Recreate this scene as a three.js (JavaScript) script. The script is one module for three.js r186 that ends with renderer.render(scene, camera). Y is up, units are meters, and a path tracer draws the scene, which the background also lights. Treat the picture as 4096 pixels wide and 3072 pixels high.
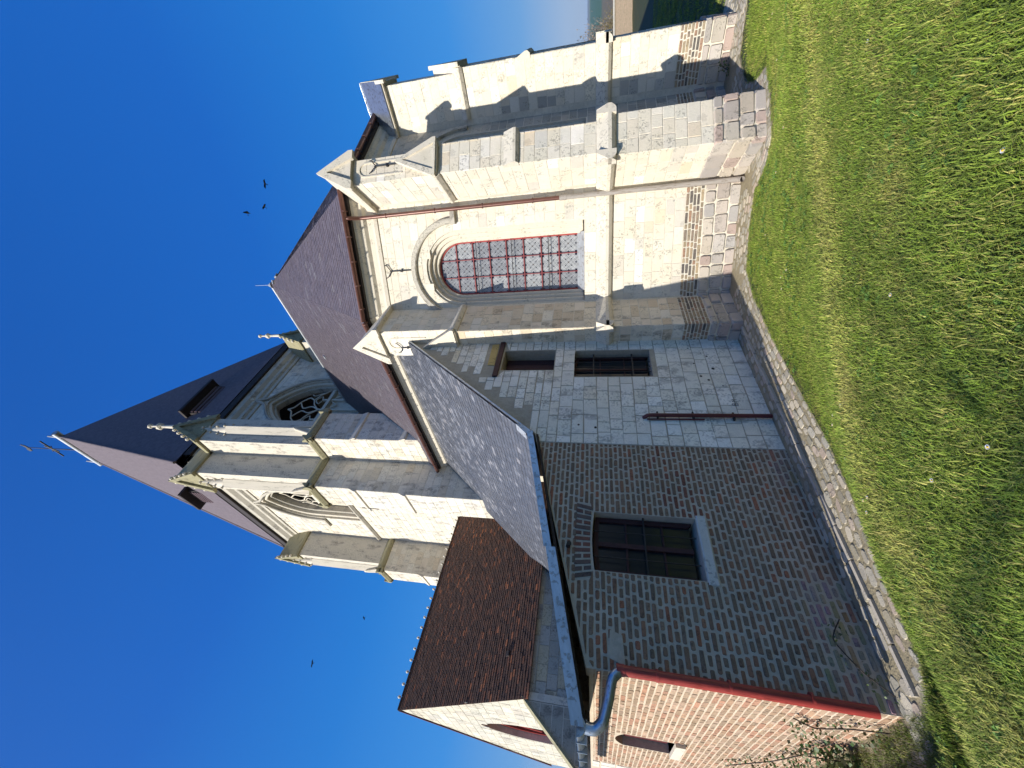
import * as THREE from 'three';
import { mergeGeometries } from 'three/addons/utils/BufferGeometryUtils.js';

// ---------------------------------------------------------------- camera (the photograph lies on its side)
// x = east along the choir, z = south (out of the choir wall), y = up, metres
const scene = new THREE.Scene();
const HEAD = 44 * Math.PI / 180, PITCH = 12.2 * Math.PI / 180, EYE = 2.75;
const FW = new THREE.Vector3(-Math.sin(HEAD), 0, -Math.cos(HEAD)), RT = new THREE.Vector3(Math.cos(HEAD), 0, -Math.sin(HEAD));
const camera = new THREE.PerspectiveCamera(2 * Math.atan(1536 / 1510) * 180 / Math.PI, 4 / 3, 0.05, 12000);
camera.position.set(0, EYE, 0);
camera.up.copy(RT);
camera.lookAt(FW.x * Math.cos(PITCH), EYE + Math.sin(PITCH), FW.z * Math.cos(PITCH));
camera.updateMatrixWorld();

// ---------------------------------------------------------------- sky, sun, exposure
const EXPO = 1.45;
const SUN = new THREE.Vector3(-0.096, 0.478, 0.87).normalize();
{
  const w = 1024, h = 512, d = new Float32Array(w * h * 4);
  // sky colour by elevation (linear), clear winter sky
  const K = [[-90, .30, .38, .46], [-1, .30, .38, .46], [0, .38, .48, .60], [3, .33, .47, .68], [8, .15, .37, .72], [16, .050, .28, .74], [28, .021, .205, .66], [44, .0125, .135, .555], [66, .0095, .105, .46], [90, .009, .095, .42]];
  for (let j = 0; j < h; j++) {
    const el = ((j + .5) / h - .5) * 180;
    let k = 0; while (k < K.length - 2 && el > K[k + 1][0]) k++;
    const f = Math.min(1, Math.max(0, (el - K[k][0]) / (K[k + 1][0] - K[k][0])));
    const y = Math.sin(el * Math.PI / 180), c = Math.cos(el * Math.PI / 180);
    for (let i = 0; i < w; i++) {
      const a = ((i + .5) / w - .5) * 2 * Math.PI, x = Math.cos(a) * c, z = Math.sin(a) * c;
      const cs = x * SUN.x + y * SUN.y + z * SUN.z, g = Math.acos(Math.min(1, Math.max(-1, cs)));
      const halo = el > -2 ? 2.4 * Math.exp(-g / .16) + .45 * Math.exp(-g / .27) : 0;      // brighter air round the sun
      const o = (j * w + i) * 4;
      for (let q = 0; q < 3; q++) d[o + q] = (K[k][q + 1] + (K[k + 1][q + 1] - K[k][q + 1]) * f + halo * [1, .97, .9][q]) / EXPO;
      d[o + 3] = 1;
    }
  }
  const sky = new THREE.DataTexture(d, w, h, THREE.RGBAFormat, THREE.FloatType);
  sky.mapping = THREE.EquirectangularReflectionMapping; sky.colorSpace = THREE.LinearSRGBColorSpace;
  sky.magFilter = sky.minFilter = THREE.LinearFilter; sky.needsUpdate = true;
  scene.background = sky; scene.environment = sky;
}
const sun = new THREE.DirectionalLight(new THREE.Color().setRGB(1, .95, .86), 4.2);
sun.position.copy(SUN).multiplyScalar(80).add(new THREE.Vector3(-8, 0, -8));
sun.target.position.set(-8, 0, -8);
sun.castShadow = true; sun.shadow.radius = 1; sun.shadow.mapSize.set(4096, 4096); sun.shadow.bias = -.0005;
Object.assign(sun.shadow.camera, { left: -40, right: 40, top: 45, bottom: -40, near: 1, far: 200 });
scene.add(sun, sun.target);
const renderer = new THREE.WebGLRenderer({ antialias: true });
renderer.setSize(1024, 768);
renderer.toneMapping = THREE.LinearToneMapping; renderer.toneMappingExposure = EXPO;
renderer.shadowMap.enabled = true;

// ---------------------------------------------------------------- helpers: numbers
let seed = 12345;
const rnd = () => { seed = (seed * 1664525 + 1013904223) >>> 0; return seed / 4294967296; };
const rr = (a, b) => a + (b - a) * rnd();
const pick = a => a[Math.floor(rnd() * a.length)];
const clamp = (x, a, b) => Math.min(b, Math.max(a, x));
const sstep = (a, b, x) => { const t = clamp((x - a) / (b - a), 0, 1); return t * t * (3 - 2 * t); };
const lerp = (a, b, t) => a + (b - a) * t;
const V = (x, y, z) => new THREE.Vector3(x, y, z);

// ---------------------------------------------------------------- helpers: tiling noise and textures
const LAT = new Map();
function vnoise(u, v, px, py, sd) {           // u,v in 0..1, periodic
  px = Math.max(1, Math.round(px)); py = Math.max(1, Math.round(py));
  const key = (px * 4096 + py) * 1024 + sd; let g = LAT.get(key);
  if (!g) { g = new Float32Array(px * py); let s = sd * 7919 + px * 31 + py; for (let i = 0; i < g.length; i++) { s = (s * 1664525 + 1013904223) >>> 0; s = (s * 1664525 + 1013904223) >>> 0; g[i] = s / 4294967296; } LAT.set(key, g); }
  const x = u * px, y = v * py, xi = Math.floor(x), yi = Math.floor(y), fx = x - xi, fy = y - yi;
  const a = fx * fx * (3 - 2 * fx), b = fy * fy * (3 - 2 * fy), x0 = ((xi % px) + px) % px, x1 = (x0 + 1) % px, y0 = ((yi % py) + py) % py, y1 = (y0 + 1) % py;
  return (g[y0 * px + x0] * (1 - a) + g[y0 * px + x1] * a) * (1 - b) + (g[y1 * px + x0] * (1 - a) + g[y1 * px + x1] * a) * b;
}
function fbm(u, v, p, oct, sd, ax = 1, ay = 1) { let s = 0, a = .5, t = 0; for (let o = 0; o < oct; o++) { s += a * vnoise(u, v, p * ax, p * ay, sd + o); t += a; a *= .55; p *= 2; } return s / t; }
function tex(n, tile, fn) {                    // fn(u,v) -> [r,g,b,height] ; colours are linear multipliers
  const c = new Uint8Array(n * n * 4), b = new Uint8Array(n * n * 4);
  for (let j = 0; j < n; j++) for (let i = 0; i < n; i++) {
    const q = fn((i + .5) / n, (j + .5) / n), o = (j * n + i) * 4;
    for (let k = 0; k < 3; k++) { const l = clamp(q[k], 0, 1); c[o + k] = Math.round(255 * (l <= .0031308 ? l * 12.92 : 1.055 * Math.pow(l, 1 / 2.4) - .055)); }
    c[o + 3] = 255; b[o] = b[o + 1] = b[o + 2] = Math.round(255 * clamp(q[3], 0, 1)); b[o + 3] = 255;
  }
  const mk = (d, sr) => { const t = new THREE.DataTexture(d, n, n, THREE.RGBAFormat); t.wrapS = t.wrapT = THREE.RepeatWrapping; t.magFilter = THREE.LinearFilter; t.minFilter = THREE.LinearMipmapLinearFilter; t.generateMipmaps = true; t.repeat.set(1 / tile, 1 / tile); if (sr) t.colorSpace = THREE.SRGBColorSpace; t.needsUpdate = true; return t; };
  return { map: mk(c, true), bump: mk(b, false) };
}
const TX = {
  stone: tex(896, 1.5, (u, v) => {            // limestone: soft tone, pitted patches, grey lichen speckle
    const l = fbm(u, v, 4, 4, 1), f = fbm(u, v, 170, 2, 21), p = fbm(u, v, 64, 3, 11), w = fbm(u, v, 7, 4, 31), k = fbm(u, v, 22, 3, 41);
    const pit = sstep(.46, .66, w) * sstep(.55, .68, p), lich = sstep(.52, .74, k) * sstep(.45, .7, l);
    let t = .85 + .14 * (l - .5) + .12 * (f - .5) + .08 * (k - .5) - .30 * pit; t *= 1 - .22 * lich;
    return [t, t * (.985 + .03 * (w - .5)), t * (.962 + .08 * (l - .5)), .6 + .25 * (f - .5) + .3 * (p - .5) - .5 * pit];
  }),
  weather: tex(896, 2.3, (u, v) => {          // weathered limestone with grey black crust in drips and patches
    const l = fbm(u, v, 4, 4, 51), p = fbm(u, v, 90, 3, 61), f = fbm(u, v, 190, 2, 71), s = fbm(u, v, 5, 5, 81, 3, 1), k = fbm(u, v, 26, 3, 91);
    const crust = sstep(.50, .72, s) * sstep(.30, .62, p * .5 + k * .5), pit = sstep(.44, .64, l) * sstep(.54, .68, p);
    let t = .85 + .18 * (l - .5) + .14 * (f - .5) + .10 * (k - .5) - .26 * pit; t *= 1 - .46 * crust;
    return [t, t * (.99 + .02 * (l - .5)), t * (.962 + .05 * (s - .5)), .6 + .25 * (f - .5) + .35 * (p - .5) - .4 * pit];
  }),
  brick: tex(512, .7, (u, v) => {
    const l = fbm(u, v, 8, 4, 101), m = fbm(u, v, 30, 4, 111), f = fbm(u, v, 90, 2, 121), b = sstep(.58, .72, m);
    let t = .78 + .34 * (l - .5) + .26 * (f - .5); t *= 1 - .35 * b;
    return [t, t * (.98 - .1 * (l - .5)), t * (.97 + .15 * (m - .5)), .5 + .5 * (m - .5) + .3 * (f - .5)];
  }),
  slate: tex(512, .9, (u, v) => {
    const l = fbm(u, v, 8, 4, 131), s = fbm(u, v, 20, 3, 141, 1, .4), f = fbm(u, v, 80, 2, 151);
    const t = .76 + .3 * (l - .5) + .22 * (s - .5) + .14 * (f - .5);
    return [t, t, t * (1.02), .5 + .5 * (s - .5) + .3 * (f - .5)];
  }),
  metal: tex(512, 1.1, (u, v) => {
    const l = fbm(u, v, 5, 4, 161), s = fbm(u, v, 12, 4, 171, 1, 3), k = sstep(.60, .70, fbm(u, v, 30, 4, 177)), t = (.80 + .34 * (l - .5) + .26 * (s - .5)) * (1 - .3 * k);
    return [t, t * (1 - .08 * k), t * (1 - .15 * k), .5 + .3 * (l - .5) - .3 * k];
  }),
  render: tex(512, 1.7, (u, v) => {            // mortar, cement
    const l = fbm(u, v, 6, 4, 181), m = fbm(u, v, 40, 3, 191), f = fbm(u, v, 120, 2, 201), t = .80 + .28 * (l - .5) + .22 * (m - .5) + .12 * (f - .5);
    return [t, t * .995, t * (.98 + .04 * (l - .5)), .5 + .5 * (m - .5) + .3 * (f - .5)];
  }),
  soil: tex(512, 3.3, (u, v) => {             // short turf seen between the blades
    const l = fbm(u, v, 6, 4, 211), m = fbm(u, v, 40, 3, 221), f = fbm(u, v, 170, 2, 231), st = sstep(.5, .7, fbm(u, v, 14, 4, 241));
    const t = .62 + .5 * (m - .5) + .6 * (f - .5);
    return [t * lerp(.72, 1.25, st), t * lerp(.95, .98, st), t * lerp(.8, .9, st) * (.9 + .3 * (l - .5)), .5 + .6 * (f - .5) + .5 * (m - .5)];
  }),
  roofrow: tex(512, 2.0, (u, v) => {           // far slates, too small to tell apart
    const r = Math.floor(v * 20), fv = v * 20 - r, cu = u * 12 + (r % 2) * .5, c = Math.floor(cu), h = vnoise(((c * 37 + r * 17) % 97) / 97, ((r * 29 + c * 13) % 89) / 89, 97, 89, 5);
    const t = .68 + .26 * h + .16 * (fbm(u, v, 60, 2, 251) - .5) - (fv < .1 ? .18 : 0);
    return [t, t * .99, t * 1.0, fv * .6 + .2];
  }),
};
const lin = (r, g, b) => new THREE.Color().setRGB(r, g, b);
function mat(t, col, o = {}) {
  const { bump = .006, ...rest } = o, p = { color: col, roughness: .93, metalness: 0, side: THREE.DoubleSide, ...rest };
  if (t) { p.map = TX[t].map; p.bumpMap = TX[t].bump; p.bumpScale = bump; }
  return new THREE.MeshStandardMaterial(p);
}
const W1 = lin(1, 1, 1);
const M = {
  stone: mat('stone', W1, { vertexColors: true, bump: .007 }),
  weather: mat('weather', W1, { vertexColors: true, bump: .008 }),
  brick: mat('brick', W1, { vertexColors: true, bump: .006 }),
  slate: mat('slate', W1, { vertexColors: true, roughness: .46, bump: .003 }),
  tile: mat('brick', W1, { vertexColors: true, roughness: .9, bump: .005 }),
  cobble: mat('stone', W1, { vertexColors: true, bump: .008 }),
  limeMortar: mat('render', lin(.78, .72, .60)),
  greyMortar: mat('render', lin(.58, .505, .40)),
  warmMortar: mat('render', lin(.70, .58, .44)),
  cement: mat('render', lin(.48, .43, .34)),
  ashlar: mat('stone', lin(.76, .70, .58)),
  ashlarGrey: mat('weather', lin(.58, .54, .46)),
  towerStone: mat('weather', lin(.70, .65, .55)),
  moss: mat('weather', lin(.36, .33, .20)),
  roofBase: mat('slate', lin(.15, .125, .135), { roughness: .7 }),
  roofSlateFar: mat('roofrow', lin(.155, .125, .138), { roughness: .85, bump: .004 }),
  lead: mat('metal', lin(.52, .55, .58), { roughness: .42, metalness: .35, bump: .002 }),
  zinc: mat('metal', lin(.48, .54, .62), { roughness: .3, metalness: .8, bump: .002 }),
  copper: mat('metal', lin(.17, .075, .055), { roughness: .38, metalness: .35, bump: .001 }),
  redPaint: mat('metal', lin(.40, .055, .045), { roughness: .42, bump: .001 }),
  redBar: mat('metal', lin(.26, .045, .045), { roughness: .5, bump: .001 }),
  darkRed: mat('metal', lin(.13, .022, .026), { roughness: .5, bump: .001 }),
  greyPaint: mat('metal', lin(.40, .36, .32), { roughness: .5, bump: .001 }),
  iron: mat('metal', lin(.022, .02, .022), { roughness: .55, bump: .002 }),
  wood: mat('metal', lin(.06, .017, .018), { roughness: .7, bump: .003 }),
  darkWood: mat('metal', lin(.035, .026, .024), { roughness: .8, bump: .003 }),
  glassDark: new THREE.MeshPhysicalMaterial({ color: lin(.02, .024, .028), roughness: .12, metalness: 0, side: THREE.DoubleSide }),
  concrete: mat('render', lin(.26, .25, .23)),
  earth: mat('render', lin(.33, .28, .18), { bump: .02 }),
  lawn: mat('soil', W1, { vertexColors: true, bump: .02 }),
};

// ---------------------------------------------------------------- helpers: frames, geometry
class Frame {                                   // s along the wall, t up, n outwards
  constructor(o, s, t, n) { this.o = o; this.s = s; this.t = t; this.n = n; }
  p(s, t, n) { return V(this.o.x + this.s.x * s + this.t.x * t + this.n.x * n, this.o.y + this.s.y * s + this.t.y * t + this.n.y * n, this.o.z + this.s.z * s + this.t.z * t + this.n.z * n); }
  mat(X, Y, Z, s, t, n) { return new THREE.Matrix4().makeBasis(X, Y, Z).setPosition(this.p(s, t, n)); }
  at(s, t, n) { return new Frame(this.p(s, t, n), this.s, this.t, this.n); }
}
function wallFrame(E, N, deg, y = 0) { const a = deg * Math.PI / 180; return new Frame(V(E, y, N), V(Math.cos(a), 0, -Math.sin(a)), V(0, 1, 0), V(Math.sin(a), 0, Math.cos(a))); }
function roofFrame(a, b, c) {                   // origin a, s towards b (along the eave), c any point up the slope
  const s = b.clone().sub(a).normalize(), q = c.clone().sub(a), t = q.clone().addScaledVector(s, -q.dot(s)).normalize(); return new Frame(a, s, t, s.clone().cross(t));
}
function clean(g) { for (const k of Object.keys(g.attributes)) if (!['position', 'normal', 'uv', 'color'].includes(k)) g.deleteAttribute(k); return g; }
const nonIdx = g => (g.index ? g.toNonIndexed() : g);
function join(list) { return list.length === 1 ? list[0] : mergeGeometries(list.map(g => clean(nonIdx(g)))); }
function fbox(fr, s0, s1, t0, t1, n0, n1) {     // box in a frame, uv in metres
  const g = nonIdx(new THREE.BoxGeometry(s1 - s0, t1 - t0, n1 - n0)), p = g.attributes.position, nn = g.attributes.normal, uv = g.attributes.uv;
  for (let i = 0; i < p.count; i++) { const x = p.getX(i) + (s0 + s1) / 2, y = p.getY(i) + (t0 + t1) / 2, z = p.getZ(i) + (n0 + n1) / 2; const ax = Math.abs(nn.getX(i)) > .5, ay = Math.abs(nn.getY(i)) > .5; uv.setXY(i, ax ? z + 3.1 : x, ay ? z + 1.7 : y); }
  g.translate((s0 + s1) / 2, (t0 + t1) / 2, (n0 + n1) / 2);
  return g.applyMatrix4(fr.mat(fr.s, fr.t, fr.n, 0, 0, 0));
}
function shapeOf(pts, holes = []) { const s = new THREE.Shape(pts.map(p => new THREE.Vector2(p[0], p[1]))); for (const h of holes) s.holes.push(new THREE.Path(h.map(p => new THREE.Vector2(p[0], p[1])))); return s; }
function extr(fr, pts, n0, n1, holes = [], bevel = 0) {      // outline (s,t) pushed along n
  const g = new THREE.ExtrudeGeometry(shapeOf(pts, holes), { depth: n1 - n0 - 2 * bevel, bevelEnabled: bevel > 0, bevelSize: bevel, bevelThickness: bevel, bevelSegments: 1, bevelOffset: -bevel, curveSegments: 6 });
  return nonIdx(g).applyMatrix4(fr.mat(fr.s, fr.t, fr.n, 0, 0, n0 + bevel));
}
function mould(fr, prof, s0, s1) {              // profile (n,t) pushed along s
  const g = new THREE.ExtrudeGeometry(shapeOf(prof), { depth: s1 - s0, bevelEnabled: false });
  return nonIdx(g).applyMatrix4(fr.mat(fr.n, fr.t, fr.s.clone().negate(), s1, 0, 0));
}
function tube(pts, r, seg = 24, rad = 8, closed = false) { return nonIdx(new THREE.TubeGeometry(new THREE.CatmullRomCurve3(pts, closed, 'catmullrom', .3), seg, r, rad, closed)); }
function rod(a, b, r, rad = 8, r2 = r) { const d = b.clone().sub(a), g = new THREE.CylinderGeometry(r2, r, d.length(), rad, 1); g.applyQuaternion(new THREE.Quaternion().setFromUnitVectors(V(0, 1, 0), d.clone().normalize())); const m = a.clone().add(b).multiplyScalar(.5); return nonIdx(g.translate(m.x, m.y, m.z)); }
function quadGeo(list) {                        // list of quads / triangles (Vector3), flat, uv from plane
  const P = [], N = [], U = []; const n = V(0, 0, 0), e = V(0, 0, 0), f = V(0, 0, 0);
  for (const q of list) {
    e.subVectors(q[1], q[0]); f.subVectors(q[2], q[0]); n.crossVectors(e, f).normalize(); const u = e.clone().normalize(), w = n.clone().cross(u);
    for (let k = 1; k + 1 < q.length; k++) for (const v of [q[0], q[k], q[k + 1]]) { P.push(v.x, v.y, v.z); N.push(n.x, n.y, n.z); const r = v.clone().sub(q[0]); U.push(r.dot(u), r.dot(w)); }
  }
  const g = new THREE.BufferGeometry(); g.setAttribute('position', new THREE.Float32BufferAttribute(P, 3)); g.setAttribute('normal', new THREE.Float32BufferAttribute(N, 3)); g.setAttribute('uv', new THREE.Float32BufferAttribute(U, 2)); return g;
}

// ---------------------------------------------------------------- helpers: things, parts and pieces
const taken = {};
function numbered(n) { const k = taken[n] = (taken[n] ?? -1) + 1; return k ? n + '_' + String(k).padStart(3, '0') : n; }
function setup(m) { m.castShadow = m.receiveShadow = true; return m; }
function tag(o, label, category, group, kind) { o.userData.label = label; if (category) o.userData.category = category; if (group) o.userData.group = group; if (kind) o.userData.kind = kind; return o; }
function top(name, geo, m) { const o = setup(new THREE.Mesh(geo, m)); o.name = numbered(name); scene.add(o); return o; }
class Thing {
  constructor(name, label, category, pos = V(0, 0, 0), group) { this.root = new THREE.Group(); this.root.name = numbered(name); this.root.position.copy(pos); this.pos = pos; if (label) tag(this.root, label, category, group); scene.add(this.root); this.bins = {}; }
  part(name, geo, m, parent = this.root, label) { if (Array.isArray(geo)) geo = join(geo); geo.translate(-this.pos.x, -this.pos.y, -this.pos.z); const o = setup(new THREE.Mesh(geo, m)); o.name = name; if (label) o.userData.label = label; parent.add(o); return o; }
  piece(name, parent, a, m) { (this.bins[name] ||= []).push({ parent, a, m }); }
  finish(cap = 300, restName = {}) {
    const c = camera.position;
    for (const [name, list] of Object.entries(this.bins)) {
      for (const q of list) {                   // how large it shows: area of the piece's front face over distance squared
        const P = q.a.P, N = q.a.N; let s = 0;
        for (let i = 0; i < P.length; i += 9) { const ax = P[i + 3] - P[i], ay = P[i + 4] - P[i + 1], az = P[i + 5] - P[i + 2], bx = P[i + 6] - P[i], by = P[i + 7] - P[i + 1], bz = P[i + 8] - P[i + 2]; const nx = ay * bz - az * by, ny = az * bx - ax * bz, nz = ax * by - ay * bx; const vx = c.x - P[i], vy = c.y - P[i + 1], vz = c.z - P[i + 2], d2 = vx * vx + vy * vy + vz * vz; s += Math.max(0, (nx * vx + ny * vy + nz * vz) / (d2 * Math.sqrt(d2))); }
        const v = V(P[0], P[1], P[2]).project(camera); q.score = (Math.abs(v.x) < 1.02 && Math.abs(v.y) < 1.02 && v.z < 1) ? s : s * 1e-4;
      }
      list.sort((x, y) => y.score - x.score);
      list.slice(0, cap).forEach(q => { const g = geoOf([q.a]); g.translate(-this.pos.x, -this.pos.y, -this.pos.z); const o = setup(new THREE.Mesh(g, q.m)); o.name = name; q.parent.add(o); });
      const rest = list.slice(cap);
      if (rest.length) { const g = geoOf(rest.map(q => q.a)); g.translate(-this.pos.x, -this.pos.y, -this.pos.z); const o = setup(new THREE.Mesh(g, rest[0].m)); o.name = restName[name] || name + '_field'; o.userData.kind = 'stuff'; this.root.add(o); }
    }
    this.bins = {};
  }
}
function geoOf(list) {
  let n = 0; for (const a of list) n += a.P.length / 3;
  const P = new Float32Array(n * 3), N = new Float32Array(n * 3), U = new Float32Array(n * 2), C = new Float32Array(n * 3); let o = 0;
  for (const a of list) { const k = a.P.length / 3; P.set(a.P, o * 3); N.set(a.N, o * 3); U.set(a.U, o * 2); for (let i = 0; i < k; i++) { C[(o + i) * 3] = a.c[0]; C[(o + i) * 3 + 1] = a.c[1]; C[(o + i) * 3 + 2] = a.c[2]; } o += k; }
  const g = new THREE.BufferGeometry(); g.setAttribute('position', new THREE.BufferAttribute(P, 3)); g.setAttribute('normal', new THREE.BufferAttribute(N, 3)); g.setAttribute('uv', new THREE.BufferAttribute(U, 2)); g.setAttribute('color', new THREE.BufferAttribute(C, 3)); return g;
}
// one stone / brick: polygon (s,t) in a frame, worn edges, standing proud of the joint
function block(fr, poly, n0, n1, bev, c, tilt = 0, own = true) {
  let cs = 0, ct = 0, s0 = 9e9, s1 = -9e9, t0 = 9e9, t1 = -9e9; const k = poly.length;
  for (const p of poly) { cs += p[0] / k; ct += p[1] / k; s0 = Math.min(s0, p[0]); s1 = Math.max(s1, p[0]); t0 = Math.min(t0, p[1]); t1 = Math.max(t1, p[1]); }
  const fs = Math.max(.2, 1 - bev * 2 / Math.max(.01, s1 - s0)), ft = Math.max(.2, 1 - bev * 2 / Math.max(.01, t1 - t0)), ou = own ? rr(0, 9) : 0, ov = own ? rr(0, 9) : 0, ta = rr(-tilt, tilt), tb = rr(-tilt, tilt);
  const P = [], N = [], U = [];
  const front = poly.map(p => { const s = cs + (p[0] - cs) * fs, t = ct + (p[1] - ct) * ft; return [s, t, n1 + ta * (s - cs) / Math.max(.02, s1 - s0) + tb * (t - ct) / Math.max(.02, t1 - t0)]; });
  const back = poly.map(p => [p[0], p[1], n0]);
  const put = (a, b, d) => { const A = fr.p(...a), B = fr.p(...b), D = fr.p(...d), n = B.clone().sub(A).cross(D.clone().sub(A)).normalize(); for (const [v, q] of [[A, a], [B, b], [D, d]]) { P.push(v.x, v.y, v.z); N.push(n.x, n.y, n.z); U.push(q[0] + ou, q[1] + q[2] + ov); } };
  for (let i = 1; i + 1 < k; i++) put(front[0], front[i], front[i + 1]);
  for (let i = 0; i < k; i++) { const j = (i + 1) % k; put(back[i], back[j], front[j]); put(back[i], front[j], front[i]); }
  return { P, N, U, c };
}
// rows of stones between spans(t) -> [[s0,s1],...]
function masonry(T, name, parent, fr, o) {
  const g = o.gap, M_ = o.mat; let t = o.t0, row = 0;
  while (t < o.t1 - .02) {
    const h = o.h(row), te = (o.t1 - t - h < .35 * h) ? o.t1 : Math.min(t + h, o.t1), ta = t + g / 2, tb = te - g / 2;
    let A = o.spans(ta), B = o.spans(tb); if (A.length !== B.length) A = B = o.spans((ta + tb) / 2);
    for (let i = 0; i < A.length; i++) {
      const [a0, b0] = A[i], [a1, b1] = B[i], lo = Math.max(a0, a1), hi = Math.min(b0, b1), mn = o.len[0];
      if (Math.max(b0 - a0, b1 - a1) < .03) continue;
      const cuts = []; let x = Math.min(a0, a1) + (o.off ? o.off(row) : 0) + rr(.45, 1) * lerp(o.len[0], o.len[1], .5), q = 0;
      while (x < hi - mn * .4) { if (x > lo + mn * .4) cuts.push(x); x += o.next ? o.next(row, q++) : rr(o.len[0], o.len[1]); }
      for (let j = 0; j <= cuts.length; j++) {
        const L0 = j ? cuts[j - 1] + g / 2 : a0 + (o.edge ?? g / 2), L1 = j ? cuts[j - 1] + g / 2 : a1 + (o.edge ?? g / 2), R0 = j < cuts.length ? cuts[j] - g / 2 : b0 - (o.edge ?? g / 2), R1 = j < cuts.length ? cuts[j] - g / 2 : b1 - (o.edge ?? g / 2);
        if (R0 - L0 < .015 && R1 - L1 < .015) continue;
        const J = o.jit, jj = () => rr(-J, J), w0 = o.wave ? o.wave(L0, t) : 0, w1 = o.wave ? o.wave(R0, t) : 0;
        const e0 = j ? 1 : 0, e1 = j < cuts.length ? 1 : 0;
        if (o.skip && o.skip((L0 + R0) / 2, (ta + tb) / 2, L0, R0, ta, tb)) continue;
        let poly = [[L0 + jj() * e0, ta + jj() + w0], [Math.max(L0, R0) + jj() * e1, ta + jj() + w1], [Math.max(L1, R1) + jj() * e1, tb + jj() + w1], [L1 + jj() * e0, tb + jj() + w0]];
        if (R1 - L1 < .01) poly = [poly[0], poly[1], [(L1 + R1) / 2, tb]]; else if (R0 - L0 < .01) poly = [[(L0 + R0) / 2, ta], poly[2], poly[3]];
        if (o.round && poly.length === 4 && R0 - L0 > .05) { const r = o.round * rr(.5, 1.3), [p, q2, s, u] = poly; poly = [[p[0] + r, p[1]], [q2[0] - r, q2[1]], [q2[0], q2[1] + r], [s[0], s[1] - r], [s[0] - r, s[1]], [u[0] + r, u[1]], [u[0], u[1] - r], [p[0], p[1] + r]]; }
        T.piece(name, parent, block(fr, poly, o.n0 ?? -.012, (o.base || 0) + rr(o.proud[0], o.proud[1]), o.bev, o.color((L0 + R0) / 2, (ta + tb) / 2), o.tilt || 0, o.own ?? (M_ === M.brick)), M_);
      }
    }
    t = te; row++;
  }
}
function shingles(T, name, parent, fr, o) {      // slates or flat tiles lapped up a slope
  let t = o.t0, row = 0;
  while (t < o.t1 - o.e * .3) {
    for (const [a, b] of o.spans(t + o.e / 2)) {
      let x = a - (row % 2 ? o.w * .5 : 0) - rr(0, .01);
      while (x < b - .01) {
        const w = o.w * rr(.96, 1.04), s0 = Math.max(a, x + .0015), s1 = Math.min(b, x + w - .0015), tl = t + rr(-.004, .004), th = o.th * rr(.8, 1.3);
        if (s1 - s0 > .02 && !(o.skip && o.skip((s0 + s1) / 2, t))) {
          const P = [], N = [], U = [], ou = rr(0, 9), ov = rr(0, 9);
          const put = (...q) => { const v = q.map(p => fr.p(...p)), n = v[1].clone().sub(v[0]).cross(v[2].clone().sub(v[0])).normalize(); for (let k = 1; k + 1 < v.length; k++) for (const i of [0, k, k + 1]) { P.push(v[i].x, v[i].y, v[i].z); N.push(n.x, n.y, n.z); U.push(q[i][0] + ou, q[i][1] + ov); } };
          const f = th * 2.1, u = th * .9, tt = Math.min(t + o.e * 1.12, o.t1 + .02);
          put([s0, tl, f], [s1, tl, f], [s1, tt, u], [s0, tt, u]);
          put([s0, tl, f - th], [s1, tl, f - th], [s1, tl, f], [s0, tl, f]);
          put([s0, tt, u - th * .9], [s0, tl, f - th], [s0, tl, f], [s0, tt, u]); put([s1, tl, f - th], [s1, tt, u - th * .9], [s1, tt, u], [s1, tl, f]);
          T.piece(name, parent, { P, N, U, c: o.color((s0 + s1) / 2, t) }, o.mat);
        }
        x += w;
      }
    }
    t += o.e; row++;
  }
}
// arch outlines, bottom left -> up and over -> bottom right
function roundArch(c, r, y0, sp, n = 16) { const p = [[c - r, y0]]; for (let i = 0; i <= n; i++) { const a = Math.PI * (1 - i / n); p.push([c + r * Math.cos(a), sp + r * Math.sin(a)]); } p.push([c + r, y0]); return p; }
function pointArch(c, w, y0, sp, H, n = 9) { const R = (w * w + H * H) / (2 * w), th = Math.asin(H / R), p = [[c - w, y0]]; for (let i = 0; i <= n; i++) { const a = th * i / n; p.push([c - w + R - R * Math.cos(a), sp + R * Math.sin(a)]); } for (let i = n - 1; i >= 0; i--) { const a = th * i / n; p.push([c + w - R + R * Math.cos(a), sp + R * Math.sin(a)]); } p.push([c + w, y0]); return p; }
function segArch(a, b, y0, sp, rise, n = 8) { const p = [[a, y0]]; for (let i = 0; i <= n; i++) { const f = i / n; p.push([lerp(a, b, f), sp + rise * 4 * f * (1 - f)]); } p.push([b, y0]); return p; }
const archHalf = (w, sp, H) => t => { if (t <= sp) return w; const R = (w * w + H * H) / (2 * w), d = R * R - (t - sp) * (t - sp); return d <= 0 ? -1 : w - R + Math.sqrt(d); };
const ringOf = (outer, inner) => { const o = outer.slice(), i = inner.slice().reverse(); return o.concat(i); };
function cutSpan(spans, a, b) { const r = []; for (const [x, y] of spans) { if (b <= x || a >= y) { r.push([x, y]); continue; } if (a > x + .02) r.push([x, a]); if (b < y - .02) r.push([b, y]); } return r; }
const mulc = (c, k) => [c[0] * k, c[1] * k, c[2] * k];
const vary = (c, k) => { const f = 1 + rr(-k, k), w = rr(-.025, .025); return [c[0] * f * (1 + w), c[1] * f, c[2] * f * (1 - w)]; };

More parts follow.
